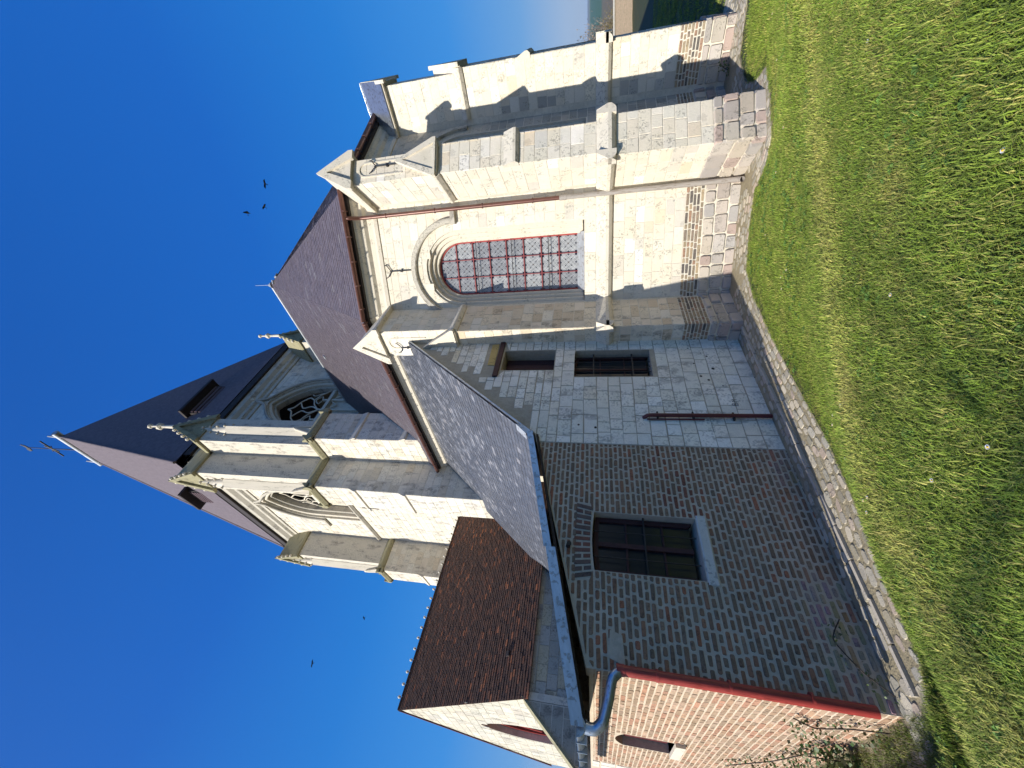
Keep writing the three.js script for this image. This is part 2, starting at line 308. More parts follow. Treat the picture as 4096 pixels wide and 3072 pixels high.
// ================================================================ the ground
// outer edge of the cobbled apron round the church (E,N)
const APRON = [[-2.5, -14.6], [-1.35, -13.1], [-.75, -12.2], [-.1, -11.95], [.0, -11.1], [-.26, -10.4], [-1.05, -10.15], [-1.36, -9.5], [-1.3, -9.0], [-1.05, -8.55], [-1.42, -8.0], [-1.86, -7.5], [-2.22, -7.45], [-2.66, -7.62], [-3.19, -7.42], [-3.84, -7.0], [-4.02, -6.45], [-4.1, -5.5], [-4.14, -4.5], [-4.13, -3.3], [-4.22, -2.5], [-4.36, -1.75], [-4.42, -1.25], [-4.30, -.92], [-4.34, -.58], [-4.65, -.26], [-5.3, -.06], [-9, .42], [-12, .8], [-24, 2.4]];
const POLY = APRON.concat([[-24, -16.5], [-4.6, -16.2]]);
function edgeDist(x, z) {
  let d = 1e9, inside = false;
  for (let i = 0, j = POLY.length - 1; i < POLY.length; j = i++) {
    const [x1, z1] = POLY[j], [x2, z2] = POLY[i], dx = x2 - x1, dz = z2 - z1, t = clamp(((x - x1) * dx + (z - z1) * dz) / (dx * dx + dz * dz), 0, 1);
    d = Math.min(d, Math.hypot(x - x1 - t * dx, z - z1 - t * dz));
    if ((z1 > z) !== (z2 > z) && x < (x2 - x1) * (z - z1) / (z2 - z1) + x1) inside = !inside;
  }
  return inside ? -d : d;
}
const hn = (x, z) => vnoise(x / 64 + .5, z / 64 + .5, 24, 24, 7) - .5, hn2 = (x, z) => vnoise(x / 64 + .5, z / 64 + .5, 90, 90, 9) - .5;
const crestDist = (x, z) => (x + 2.55) * .818 + (z + 2.37) * .575 - 1.0 * sstep(-2.3, .2, z);      // straight edge of the lawn terrace
function ground(x, z) {
  const r = Math.hypot(x, z), d = r < 60 ? edgeDist(x, z) : 99;
  if (d < 0) return -.06;
  const st = sstep(-1.5, -.7, z) * sstep(-3.4, -4.4, x);                                   // steeper edge beside the brick wall
  const c = crestDist(x, z), f = d / (d + Math.max(.001, -c));                             // slope from the apron up to the edge of the terrace
  let y = (Math.max(c < 0 ? .76 * lerp(f, f * f * (3 - 2 * f), .55) : .76 + .37 * sstep(-.2, 2.8, c) - .37 * sstep(-.2, 2.8, 0), st * .40 * sstep(-.02, .25, d))) * sstep(-13.5, -9, z) * (1 - sstep(10, 22, r));
  y += (.10 * hn(x, z) + .045 * hn2(x, z)) * sstep(.1, 1.2, d) * (1 - sstep(40, 60, r));
  y += -17 * sstep(33, 280, r) + 34 * sstep(520, 1900, r);
  return y;
}
{
  const RAD = []; for (let r = .25; r < 1.6; r += .15) RAD.push(r); for (let r = 1.6; r < 13.5; r += .085) RAD.push(r); for (let r = 13.5; r < 9000; r *= 1.085) RAD.push(r);
  const nr = RAD.length, na = 440, P = [], U = [], C = [], I = [];
  for (let i = 0; i < nr; i++) for (let j = 0; j < na; j++) {
    const r = RAD[i], a = j / na * 2 * Math.PI, x = r * Math.cos(a), z = r * Math.sin(a), y = ground(x, z);
    P.push(x, y, z); U.push(x, z);
    const fld = r > 34 ? (r < 40 ? 0 : r < 900 ? 1 : 2) : 0, m = fbm(x / 300 + .5, z / 300 + .5, 30, 3, 301);
    let c = [.055 + .02 * m, .060 + .02 * m, .014];
    if (fld === 1) c = [.20 + .05 * m, .135 + .03 * m, .085];
    if (fld === 2) { const b = Math.floor((r - 900) / 330) % 3; c = b === 2 ? [.26, .27, .17] : [.055, .15, .085]; }
    C.push(...c);
    if (i < nr - 1) { const q = i * na + j, w = i * na + (j + 1) % na; I.push(q, w, q + na, w, w + na, q + na); }
  }
  const c0 = P.length / 3; P.push(0, ground(0, 0), 0); U.push(0, 0); C.push(.09, .12, .03); for (let j = 0; j < na; j++) I.push(c0, (j + 1) % na, j);
  const g = new THREE.BufferGeometry(); g.setAttribute('position', new THREE.Float32BufferAttribute(P, 3)); g.setAttribute('uv', new THREE.Float32BufferAttribute(U, 2)); g.setAttribute('color', new THREE.Float32BufferAttribute(C, 3)); g.setIndex(I); g.computeVertexNormals();
  const o = top('ground', g, M.lawn); tag(o, 'mown grass bank rising from the church, fields beyond', null, null, 'structure');
}
// far hills
{
  const P = [], C = [], I = [], n = 200;
  for (let i = 0; i <= n; i++) { const a = i / n * 2 * Math.PI, x = Math.cos(a), z = Math.sin(a), h = 62 + 60 * (fbm(i / n, .5, 7, 3, 321) - .5); P.push(x * 4300, 10, z * 4300, x * 5200, h, z * 5200, x * 6200, h * .8, z * 6200); for (let q = 0; q < 3; q++) C.push(.085, .092, .045); if (i < n) { const b = i * 3; I.push(b, b + 1, b + 3, b + 3, b + 1, b + 4, b + 1, b + 2, b + 4, b + 4, b + 2, b + 5); } }
  const g = new THREE.BufferGeometry(); g.setAttribute('position', new THREE.Float32BufferAttribute(P, 3)); g.setAttribute('color', new THREE.Float32BufferAttribute(C, 3)); g.setIndex(I); g.computeVertexNormals();
  tag(top('hills', g, new THREE.MeshStandardMaterial({ vertexColors: true, roughness: 1, side: THREE.DoubleSide })), 'low wooded hills on the hazy horizon', null, null, 'structure');
}
scene.fog = new THREE.FogExp2(new THREE.Color().setRGB(.42, .55, .78), .00010);
// paved apron: bed, cobbles, channel and its lip
{
  const bed = extr(new Frame(V(0, 0, 0), V(1, 0, 0), V(0, 0, 1), V(0, -1, 0)), POLY, 0.0, .12);
  const T = new Thing('cobbled_apron', 'grey cobbled apron and drain channel round the foot of the church'); T.root.userData.kind = 'structure';
  const base = T.part('bed', bed, M.earth);
  const seg = []; let L = 0; for (let i = 0; i + 1 < APRON.length - 2; i++) { const l = Math.hypot(APRON[i + 1][0] - APRON[i][0], APRON[i + 1][1] - APRON[i][1]); seg.push([L, l, i]); L += l; }
  const along = (q, off) => { for (const [s, l, i] of seg) if (q <= s + l) { const a = APRON[i], b = APRON[i + 1], f = (q - s) / l, dx = (b[0] - a[0]) / l, dz = (b[1] - a[1]) / l; return { x: lerp(a[0], b[0], f) - dz * off, z: lerp(a[1], b[1], f) + dx * off, dx, dz }; } return null; };
  for (let row = 0; row < 8; row++) {
    let q = rr(0, .1); const off = .065 + row * .118;
    while (q < L) {
      const w = rr(.13, .21), e = along(q + w / 2, off + rr(-.014, .014)); if (!e) break; q += w;
      if (edgeDist(e.x, e.z) > -.03 || e.x < -5.0 || (e.z < -10.4 && e.x < -1.2)) continue;
      if (.4418 * e.x + .8971 * e.z < -8.77 && e.z > -9.4 && e.x < -2.3) continue; if (e.x < -4.2 && e.z > -6.4 && Math.abs(e.x + 4.70) < .05) continue;
      const a = Math.atan2(e.dz, e.dx) + rr(-.16, .16), fr = new Frame(V(e.x, 0, e.z), V(Math.cos(a), 0, Math.sin(a)), V(Math.sin(a), 0, -Math.cos(a)), V(0, 1, 0));
      const hw = w / 2 - .006, hh = .051 * rr(.78, 1.12), r = rr(.014, .034);
      const b = block(fr, [[-hw + r, -hh], [hw - r, -hh], [hw, -hh + r], [hw, hh - r], [hw - r, hh], [-hw + r, hh], [-hw, hh - r], [-hw, -hh + r]], -.012, rr(.001, .011), .011, vary(pick([[.54, .49, .39], [.48, .44, .36], [.58, .52, .41], [.50, .41, .33], [.40, .37, .30], [.36, .33, .25]]), .10), .010);
      T.piece('cobblestone', base, b, M.cobble);
    }
  }
  const lip = []; for (let i = 0; i < 14; i++) { const z0 = -.95 - i * .39, z1 = z0 - .375, x = -4.70 + .012 * Math.sin(i * 2.1); lip.push(fbox(new Frame(V(x, 0, (z0 + z1) / 2), V(0, 0, -1), V(0, 1, 0), V(1, 0, 0)), -.187, .187, -.03, .035 + rr(-.006, .006), -.022, .022)); }
  for (const l of lip) T.part('lip_stone', l, M.cobbleLip ||= mat('stone', lin(.55, .50, .42)), base);
  T.finish(300, { cobblestone: 'small_cobbles' });
}

// ================================================================ colours of the masonry (linear, under a texture of mean about 0.78)
const LIME = [[.83, .765, .63], [.845, .78, .645], [.82, .75, .61], [.86, .80, .68], [.81, .745, .62], [.835, .775, .65]];
const limeCol = () => { const r = rnd(); return vary(r < .05 ? [.95, .92, .85] : r < .10 ? [.72, .67, .58] : r < .13 ? [.80, .70, .54] : pick(LIME), .03); };
const shadeLime = () => { const r = rnd(); return vary(r < .12 ? [1, .975, .91] : r < .16 ? [.84, .79, .68] : r < .18 ? [.87, .79, .62] : pick([[.94, .90, .81], [.96, .92, .84], [.92, .88, .77], [.91, .87, .77]]), .035); };
const SAND = [[.50, .45, .41], [.55, .50, .45], [.52, .41, .36], [.46, .43, .40], [.58, .52, .44]];
const bandCol = () => vary(pick([[.42, .34, .22], [.38, .31, .21], [.46, .36, .23], [.34, .27, .20], [.42, .27, .18], [.17, .15, .13]]), .12);
const brickCol = () => { const r = rnd(); return vary(r < .06 ? [.40, .17, .095] : r < .25 ? [.34, .185, .11] : r < .62 ? [.28, .18, .115] : r < .85 ? [.24, .175, .12] : [.30, .21, .14], .13); };
const paleBrick = () => vary(pick([[.52, .34, .22], [.46, .33, .22], [.56, .40, .28], [.42, .30, .20], [.50, .28, .18]]), .12);

// ================================================================ the choir: three-sided end, buttresses, slate roof
const choir = new Thing('church_choir', 'pale limestone church choir with polygonal end, arched window and purple slate roof', 'church choir', V(-5.69, 0, -11.3));
const C1 = [-4.79, -7.45], C2 = [-2.351, -8.651], C3 = [-1.491, -11.3], C4 = [-2.351, -13.949], C5 = [-4.79, -15.15];
const EAVE = 8.28;
const facets = [[[-12.2, -7.45], C1, 0], [C1, C2, 26.22], [C2, C3, 72], [C3, C4, 108], [C4, C5, 153.78], [C5, [-12.2, -15.15], 180]];
const STRING = [[-.05, 2.70], [.0, 2.70], [.125, 2.50], [.125, 2.44], [.07, 2.38], [.03, 2.36], [-.05, 2.36]];
const CORN = [[-.05, 7.72], [.03, 7.72], [.05, 7.80], [.03, 7.86], [.03, 7.98], [.10, 8.04], [.12, 8.12], [.18, 8.18], [.20, 8.27], [-.05, 8.27]];
const choirWalls = facets.map(([a, b, deg], i) => {
  const fr = wallFrame(a[0], a[1], deg), L = Math.hypot(b[0] - a[0], b[1] - a[1]); let holes = [];
  if (i === 1) holes = [roundArch(1.0, .84, 2.92, 5.80)];
  if (i === 2) holes = [roundArch(1.4, .62, 2.92, 5.9)];
  const o = choir.part('choir_wall', extr(fr, [[0, -.1], [L, -.1], [L, EAVE], [0, EAVE]], -.62, 0, holes), M.limeMortar);
  choir.part('string_course', mould(fr, STRING, -.04, L + .04), M.ashlar, o);
  choir.part('cornice', mould(fr, CORN, -.02, L + .05), M.ashlar, o);
  return { fr, L, o };
});
// stones on the two facets that show
for (const i of [1, 2]) {
  const { fr, L, o } = choirWalls[i], c = i === 1 ? 1.0 : 1.4, R = i === 1 ? .86 : .64, SP = i === 1 ? 5.80 : 5.9;
  const sp = t => { let s = [[.02, L - .02]]; if (t > 2.9 && t < SP + R) { const h = t < SP ? R : Math.sqrt(Math.max(0, R * R - (t - SP) ** 2)); s = cutSpan(s, c - h, c + h); } return s; };
  masonry(choir, 'stone', o, fr, { t0: -.06, t1: .62, h: () => rr(.2, .25), spans: t => [[.02, L - .02]], len: [.2, .38], gap: .022, proud: [.03, .055], bev: .016, jit: .008, tilt: .012, round: .02, color: () => vary(pick(SAND), .1), mat: M.stone });
  masonry(choir, 'brick', o, fr, { t0: .62, t1: .96, h: () => .068, spans: t => [[.02, L - .02]], len: [.1, .22], next: (r, q) => (q % 2 ? .22 : .115) * rr(.92, 1.08), gap: .014, proud: [.006, .014], bev: .006, jit: .004, round: .008, color: bandCol, mat: M.brick });
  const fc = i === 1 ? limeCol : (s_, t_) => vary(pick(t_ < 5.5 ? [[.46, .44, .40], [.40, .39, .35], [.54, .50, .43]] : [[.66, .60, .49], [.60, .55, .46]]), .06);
  masonry(choir, 'stone', o, fr, { t0: .96, t1: 2.36, h: () => rr(.17, .235), spans: sp, len: [.2, .42], gap: .009, proud: [.004, .009], bev: .005, jit: .002, tilt: .003, color: fc, mat: i === 1 ? M.stone : M.weather });
  masonry(choir, 'stone', o, fr, { t0: 2.70, t1: 7.72, h: () => rr(.18, .25), spans: sp, len: [.24, .46], gap: .008, proud: [.003, .007], bev: .004, jit: .002, tilt: .002, color: fc, mat: i === 1 ? M.stone : M.weather });
}
// arched window with stepped reveal, lead sill, grisaille panes and red bars
const paneTex = (() => {
  const n = 256, cv = document.createElement('canvas'); cv.width = cv.height = n; const x = cv.getContext('2d');
  x.fillStyle = '#b4b6b8'; x.fillRect(0, 0, n, n);
  const poly = (pts, col) => { x.fillStyle = col; x.beginPath(); pts.forEach((p, i) => (i ? x.lineTo(p[0] * n, p[1] * n) : x.moveTo(p[0] * n, p[1] * n))); x.closePath(); x.fill(); };
  const line = (a, b, w = 2.2) => { x.strokeStyle = '#23222c'; x.lineWidth = w; x.beginPath(); x.moveTo(a[0] * n, a[1] * n); x.lineTo(b[0] * n, b[1] * n); x.stroke(); };
  const dia = (cx, cy, r, col, a = 0) => poly([0, 1, 2, 3].map(k => [cx + r * Math.cos(a + k * Math.PI / 2), cy + r * Math.sin(a + k * Math.PI / 2)]), col);
  for (const [i, j] of [[0, 0], [1, 0], [0, 1], [1, 1]]) dia(.5 + (i - .5) * .52, .5 + (j - .5) * .52, .15, '#c4c6c8', .78);
  for (let k = 0; k < 4; k++) { const a = k * Math.PI / 2 + Math.PI / 4, cx = .5 + .25 * Math.cos(a), cy = .5 + .25 * Math.sin(a), ux = Math.cos(a), uy = Math.sin(a); poly([[cx - ux * .07, cy - uy * .07], [cx - uy * .035, cy + ux * .035], [cx + ux * .07, cy + uy * .07], [cx + uy * .035, cy - ux * .035]], '#2b2a38'); }
  for (const [cx, cy] of [[.5, .08], [.5, .92], [.08, .5], [.92, .5]]) { dia(cx, cy, .055, '#3a3848'); }
  for (const [cx, cy] of [[.07, .07], [.93, .07], [.07, .93], [.93, .93]]) { poly([[cx - .06, cy - .06], [cx + .06, cy - .06], [cx + .06, cy + .06], [cx - .06, cy + .06]], '#2a2638'); }
  dia(.5, .5, .06, '#8a7f78', .78);
  for (const k of [.25, .5, .75]) { line([k - .25, 0], [k + .25, 1], 1.4); }
  line([0, 0], [1, 1]); line([1, 0], [0, 1]); line([.5, 0], [1, .5]); line([1, .5], [.5, 1]); line([.5, 1], [0, .5]); line([0, .5], [.5, 0]); line([.25, 0], [1, .75], 1.6); line([0, .25], [.75, 1], 1.6); line([.75, 0], [0, .75], 1.6); line([1, .25], [.25, 1], 1.6);
  const t = new THREE.CanvasTexture(cv); t.colorSpace = THREE.SRGBColorSpace; t.wrapS = t.wrapT = THREE.RepeatWrapping; t.repeat.set(1 / .4, 1 / .4); return t;
})();
M.pane = new THREE.MeshPhysicalMaterial({ color: lin(.70, .70, .69), map: paneTex, roughness: .22, metalness: 0, side: THREE.DoubleSide });
M.paneGrey = new THREE.MeshPhysicalMaterial({ color: lin(.50, .50, .51), map: paneTex, roughness: .2, metalness: 0, side: THREE.DoubleSide });
function archWindow(T, host, fr, c, r, y0, sp, rings, depth) {
  let prev = r + rings.reduce((a, b) => a + b[0], 0), n = 0;
  const w = T.part('window', extr(fr, ringOf(roundArch(c, r + .012, y0 + .02, sp), roundArch(c, r - .03, y0 + .05, sp)), -depth - .03, -depth + .03), M.redPaint);
  for (const [dw, dn] of rings) { const inner = prev - dw; n -= dn; T.part('arch_moulding', extr(fr, ringOf(roundArch(c, prev + .03, y0, sp, 22), roundArch(c, inner, y0, sp, 22)), n - .22, n, [], .012), M.ashlar, w); prev = inner; }
  return w;
}
{
  const { fr } = choirWalls[1], c = 1.0, r = .605, y0 = 2.97, sp = 5.82, depth = .34;
  const w = archWindow(choir, null, fr, c, r, y0, sp, [[.08, .045], [.08, .10], [.075, .08]], depth);
  w.userData.label = 'arched leaded window with red iron bars and grey patterned panes';
  // hood mould with label stops
  const arc = []; for (let i = 0; i <= 24; i++) { const a = Math.PI * (1 - i / 24); arc.push([c + 1.0 * Math.cos(a), sp + .06 + 1.0 * Math.sin(a)]); }
  const arcO = []; for (let i = 24; i >= 0; i--) { const a = Math.PI * (1 - i / 24); arcO.push([c + 1.13 * Math.cos(a), sp + .06 + 1.13 * Math.sin(a)]); }
  choir.part('hood_mould', extr(fr, arcO.concat(arc), -.02, .085, [], .02), M.ashlarGrey, w);
  choir.part('label_stop', fbox(fr, c + .98, c + 1.32, sp - .03, sp + .07, -.02, .10), M.ashlarGrey, w);
  choir.part('label_stop', fbox(fr, c - 1.0 + -.12, c - .98, sp - .03, sp + .07, -.02, .10), M.ashlarGrey, w);
  choir.part('lead_sill', quadGeo([[fr.p(c - .62, y0 - .02, -.10), fr.p(c + .62, y0 - .02, -.10), fr.p(c + .62, y0 + .14, -depth + .02), fr.p(c - .62, y0 + .14, -depth + .02)]]), M.lead, w);
  choir.part('stone_sill', extr(fr, [[c - .83, y0 - .07], [c + .83, y0 - .07], [c + .83, y0 - .025], [c - .83, y0 - .025]], -.5, .004), M.ashlar, w);
  const xs = [c - r, c - r / 3, c + r / 3, c + r], ys = []; for (let k = 0; k <= 8; k++) ys.push(y0 + .14 + k * .408);
  const half = t => (t < sp ? r : Math.sqrt(Math.max(0, r * r - (t - sp) ** 2)));
  for (let i = 0; i < 3; i++) for (let k = 0; k < 8; k++) {           // panes, cut by the arch
    const t0 = ys[k], t1 = Math.min(ys[k + 1], sp + r - .005), a = xs[i], b = xs[i + 1]; if (t1 <= t0) continue;
    const pts = [], m = 5; for (let q = 0; q <= m; q++) { const t = lerp(t0, t1, q / m), h = half(t) - .004; pts.push([Math.min(b, c + h), t]); } for (let q = m; q >= 0; q--) { const t = lerp(t0, t1, q / m), h = half(t) - .004; pts.push([Math.max(a, c - h), t]); }
    if (pts[0][0] - pts[pts.length - 1][0] < .02) continue;
    const g = extr(fr, pts.filter((p, q2) => q2 === 0 || Math.hypot(p[0] - pts[q2 - 1][0], p[1] - pts[q2 - 1][1]) > 1e-4), -depth - .012, -depth + .001 * rr(-3, 3)), uv = g.attributes.uv; for (let q = 0; q < uv.count; q++) uv.setXY(q, uv.getX(q) - a, uv.getY(q) - t0);
    choir.part('pane', g, (k === 2 || k === 1) && rnd() > .3 ? M.pane : (rnd() < .45 ? M.paneGrey : M.pane), w);
  }
  for (let k = 1; k < 8; k++) { const h = half(ys[k]); if (h > .1) choir.part('glazing_bar', fbox(fr, c - h, c + h, ys[k] - .012, ys[k] + .012, -depth, -depth + .03), M.redBar, w); }
  for (let k = 1; k < 3; k++) choir.part('glazing_bar', fbox(fr, xs[k] - .010, xs[k] + .010, y0 + .1, sp + half(sp + .2) * .0 + Math.sqrt(r * r - (r / 3) ** 2), -depth, -depth + .028), M.redBar, w);
  for (const t of [3.75, 4.6, 5.45]) choir.part('stay_bar', rod(fr.p(c - .66, t, -depth + .09), fr.p(c + .66, t, -depth + .09), .008, 6), M.iron, w);
}
{ // second window, in the shaded facet
  const { fr } = choirWalls[2]; const w = archWindow(choir, null, fr, 1.4, .5, 2.97, 5.9, [[.06, .06], [.06, .1]], .3);
  choir.part('pane', extr(fr, roundArch(1.4, .495, 3.0, 5.9), -.315, -.3), M.paneGrey, w);
  const arc = roundArch(1.4, .92, 5.8, 5.9, 20), arcI = roundArch(1.4, .80, 5.8, 5.9, 20); choir.part('hood_mould', extr(fr, ringOf(arc, arcI), -.02, .08), M.ashlarGrey, w);
}
// buttresses
function gableProf(w, y0, ya) { return [[-w, y0], [w, y0], [w, y0 + .07], [0, ya], [-w, y0 + .07]]; }
function buttress(E, N, deg, width, D, capMat, o = {}) {
  const fr = wallFrame(E, N, deg), w = width / 2, wm = o.wm || w, wu = o.wu || w;
  const core = choir.part('buttress', [fbox(fr, -w, w, -.1, 2.45, -.35, D), fbox(fr, -wm + .01, wm - .01, 2.45, 5.8, -.35, D - .02), fbox(fr, -wu + .02, wu - .02, 5.8, 7.68, -.35, D - .10)], M.limeMortar, undefined, o.label);
  const sc = []; for (const q of [fr.at(0, 0, D), new Frame(fr.p(w, 0, D), fr.n.clone().negate(), fr.t, fr.s), new Frame(fr.p(-w, 0, -.1), fr.n, fr.t, fr.s.clone().negate())]) sc.push(q);
  choir.part('string_course', [mould(sc[0], STRING, -w - .125, w + .125), mould(sc[1], STRING, -.124, D + .1), mould(sc[2], STRING, 0, D + .1 + .124)], M.ashlar, core);
  // weathered gablet at mid height and saddle cap
  const LEDGE = [[-.05, 5.92], [.01, 5.92], [.10, 5.80], [.10, 5.76], [.04, 5.70], [-.05, 5.70]];
  const mid = choir.part('gablet', [extr(fr, gableProf(wm + .02, 5.74, 6.52), D - .14, D + .07), extr(fr, [[-wm - .09, 5.76], [wm + .09, 5.76], [wm + .09, 5.82], [0, 6.62], [-wm - .09, 5.82]], D + .02, D + .10, [[[-wm + .03, 5.80], [wm - .03, 5.80], [0, 6.46]]]), mould(new Frame(sc[1].p(0, 0, wm - w - .01), sc[1].s, sc[1].t, sc[1].n), LEDGE, 0, D), mould(new Frame(sc[2].p(0, 0, wm - w - .01), sc[2].s, sc[2].t, sc[2].n), LEDGE, .1, D + .1)], M.ashlar, core);
  const cap = choir.part('cap_stone', [extr(fr, [[-wu - .10, 7.68], [wu + .10, 7.68], [wu + .10, 7.74], [0, 8.40], [-wu - .10, 7.74]], -.15, D - .01), extr(fr, [[-wu - .13, 7.62], [-wu + .04, 7.62], [0, 8.22], [wu - .04, 7.62], [wu + .13, 7.62], [wu + .13, 7.72], [0, 8.46], [-wu - .13, 7.72]], D - .03, D + .04)], M.ashlar, core);
  if (capMat) { const a = capMat; choir.part('zinc_cover', [quadGeo([[fr.p(-wu - .13, 7.715, -.1), fr.p(-wu - .13, 7.715, D + .03), fr.p(0, 8.475, D + .03), fr.p(0, 8.475, -.1)], [fr.p(wu + .13, 7.715, -.1), fr.p(0, 8.475, -.1), fr.p(0, 8.475, D + .03), fr.p(wu + .13, 7.715, D + .03)]]), rod(fr.p(0, 8.48, -.1), fr.p(0, 8.48, D + .03), .02, 8)], a, core); }
  if (o.frontBand) choir.part('string_course', [mould(sc[0].at(0, 0, -.02), [[-.05, 4.42], [.0, 4.42], [.09, 4.22], [.09, 4.17], [.04, 4.12], [-.05, 4.12]], -wm - .01, wm + .06), mould(new Frame(sc[1].p(0, 0, wm - w - .01), sc[1].s, sc[1].t, sc[1].n), [[-.05, 4.42], [.0, 4.42], [.09, 4.22], [.09, 4.17], [.04, 4.12], [-.05, 4.12]], 0, .4)], M.ashlar, core);
  // sunk panel rib on the front of the upper stage
  const up = fr.at(0, 0, D - .10);
  if (o.panel) { const a = roundArch(.02, .16, 6.55, 7.38, 10), b = roundArch(.02, .13, 6.55, 7.38, 10); choir.part('panel_rib', extr(up, ringOf(a, b), -.01, .022), M.ashlar, core); }
  const faces = [[fr.at(0, 0, D), -w, w, 1], [sc[1], -.0, D + .0, 1], [sc[2], .1, D + .1, 1]];
  faces.forEach(([f, a, b], k) => {
    const st = (q, dn) => f.at(0, 0, -dn), cl = t => [[a, b]];
    const e = k === 0 ? 0 : 0;
    masonry(choir, 'stone', core, f, { t0: -.06, t1: o.brick ? .55 : .78, h: () => rr(.21, .27), spans: cl, len: [.22, .42], gap: .02, proud: [.025, .06], bev: .016, jit: .006, tilt: .012, edge: -.03, round: .018, color: () => vary(pick(SAND), .1), mat: M.stone });
    if (o.brick) masonry(choir, 'brick', core, f, { t0: .55, t1: 1.02, h: () => .067, spans: cl, len: [.1, .22], next: (r, q) => (q % 2 ? .22 : .115) * rr(.92, 1.08), gap: .014, proud: [.006, .014], bev: .006, jit: .004, edge: -.004, round: .008, color: bandCol, mat: M.brick });
    masonry(choir, 'stone', core, f, { t0: o.brick ? 1.02 : .78, t1: 2.37, h: () => rr(.17, .225), spans: cl, len: [.2, .44], gap: .008, proud: [.004, .011], bev: .006, jit: .002, tilt: .004, edge: -.004, color: o.col || limeCol, mat: o.mat || M.stone });
    masonry(choir, 'stone', core, f.at(0, 0, k ? wm - w - .01 : -.02), { t0: 2.70, t1: 5.72, h: () => rr(.19, .25), spans: t => [[k ? a : -wm, k ? b - (k === 2 ? .02 : 0) : wm]], len: [.22, .44], gap: .007, proud: [.003, .008], bev: .004, jit: .0015, tilt: .003, edge: -.002, color: o.col || limeCol, mat: o.mat || M.stone });
    masonry(choir, 'stone', core, f.at(0, 0, k ? wu - w - .02 : -.10), { t0: k ? 5.92 : 6.0, t1: 7.64, h: () => rr(.19, .25), spans: t => [[k === 1 ? a + .10 : k ? a + .02 : -wu + .02, k === 2 ? b - .10 : k ? b - .02 : wu - .02]], len: [.22, .4], gap: .006, proud: [.003, .007], bev: .004, jit: .0015, tilt: .002, edge: 0, color: limeCol, mat: M.stone });
  });
  return { core, fr };
}
const B2 = buttress(C2[0] + .03, C2[1] - .03, 48, .77, .93, null, { wm: .30, wu: .28, frontBand: true, panel: true, label: 'buttress with iron wall tie and gabled cap' });
const RB = buttress(C3[0] + .02, C3[1], 90, .74, 1.0, M.zinc, { brick: true, mat: M.weather, col: (s, t) => (s < .24 && t < 5.2 && rnd() < .8 ? vary(pick([[.54, .51, .45], [.60, .56, .49], [.48, .46, .41]]), .08) : limeCol()), frontBand: true, label: 'buttress with zinc covered cap' });
const BL = buttress(-5.03, -7.45, 0, .76, .96, null, { panel: true, brick: true, mat: M.weather, col: () => vary(pick([[.84, .74, .58], [.80, .70, .54], [.86, .78, .64], [.72, .60, .44]]), .05), label: 'buttress standing between the choir window and the low wing' });
// iron wall ties
function tie(T, parent, fr, s, t, h, fork) {
  const n = .03, g = [rod(fr.p(s, t, n), fr.p(s, t + h, n), .013, 6), fbox(fr, s - .03, s + .03, t + h * .42, t + h * .5, 0, n + .02)];
  for (const q of [-1, 1]) g.push(tube([fr.p(s, t + h * .92, n), fr.p(s + q * fork * .5, t + h * 1.02, n + .01), fr.p(s + q * fork, t + h * 1.02 + fork * .35, n + .015), fr.p(s + q * fork * 1.15, t + h * 1.02 + fork * .8, n)], .011, 10, 6));
  T.part('wall_tie', g, M.iron, parent);
}
tie(choir, choirWalls[1].o, choirWalls[1].fr, 1.06, 7.02, .56, .13);
tie(choir, B2.core, B2.fr.at(0, 0, .83), .06, 6.62, .55, .12);
tie(choir, BL.core, BL.fr.at(0, 0, .86), -.1, 6.95, .3, .12);
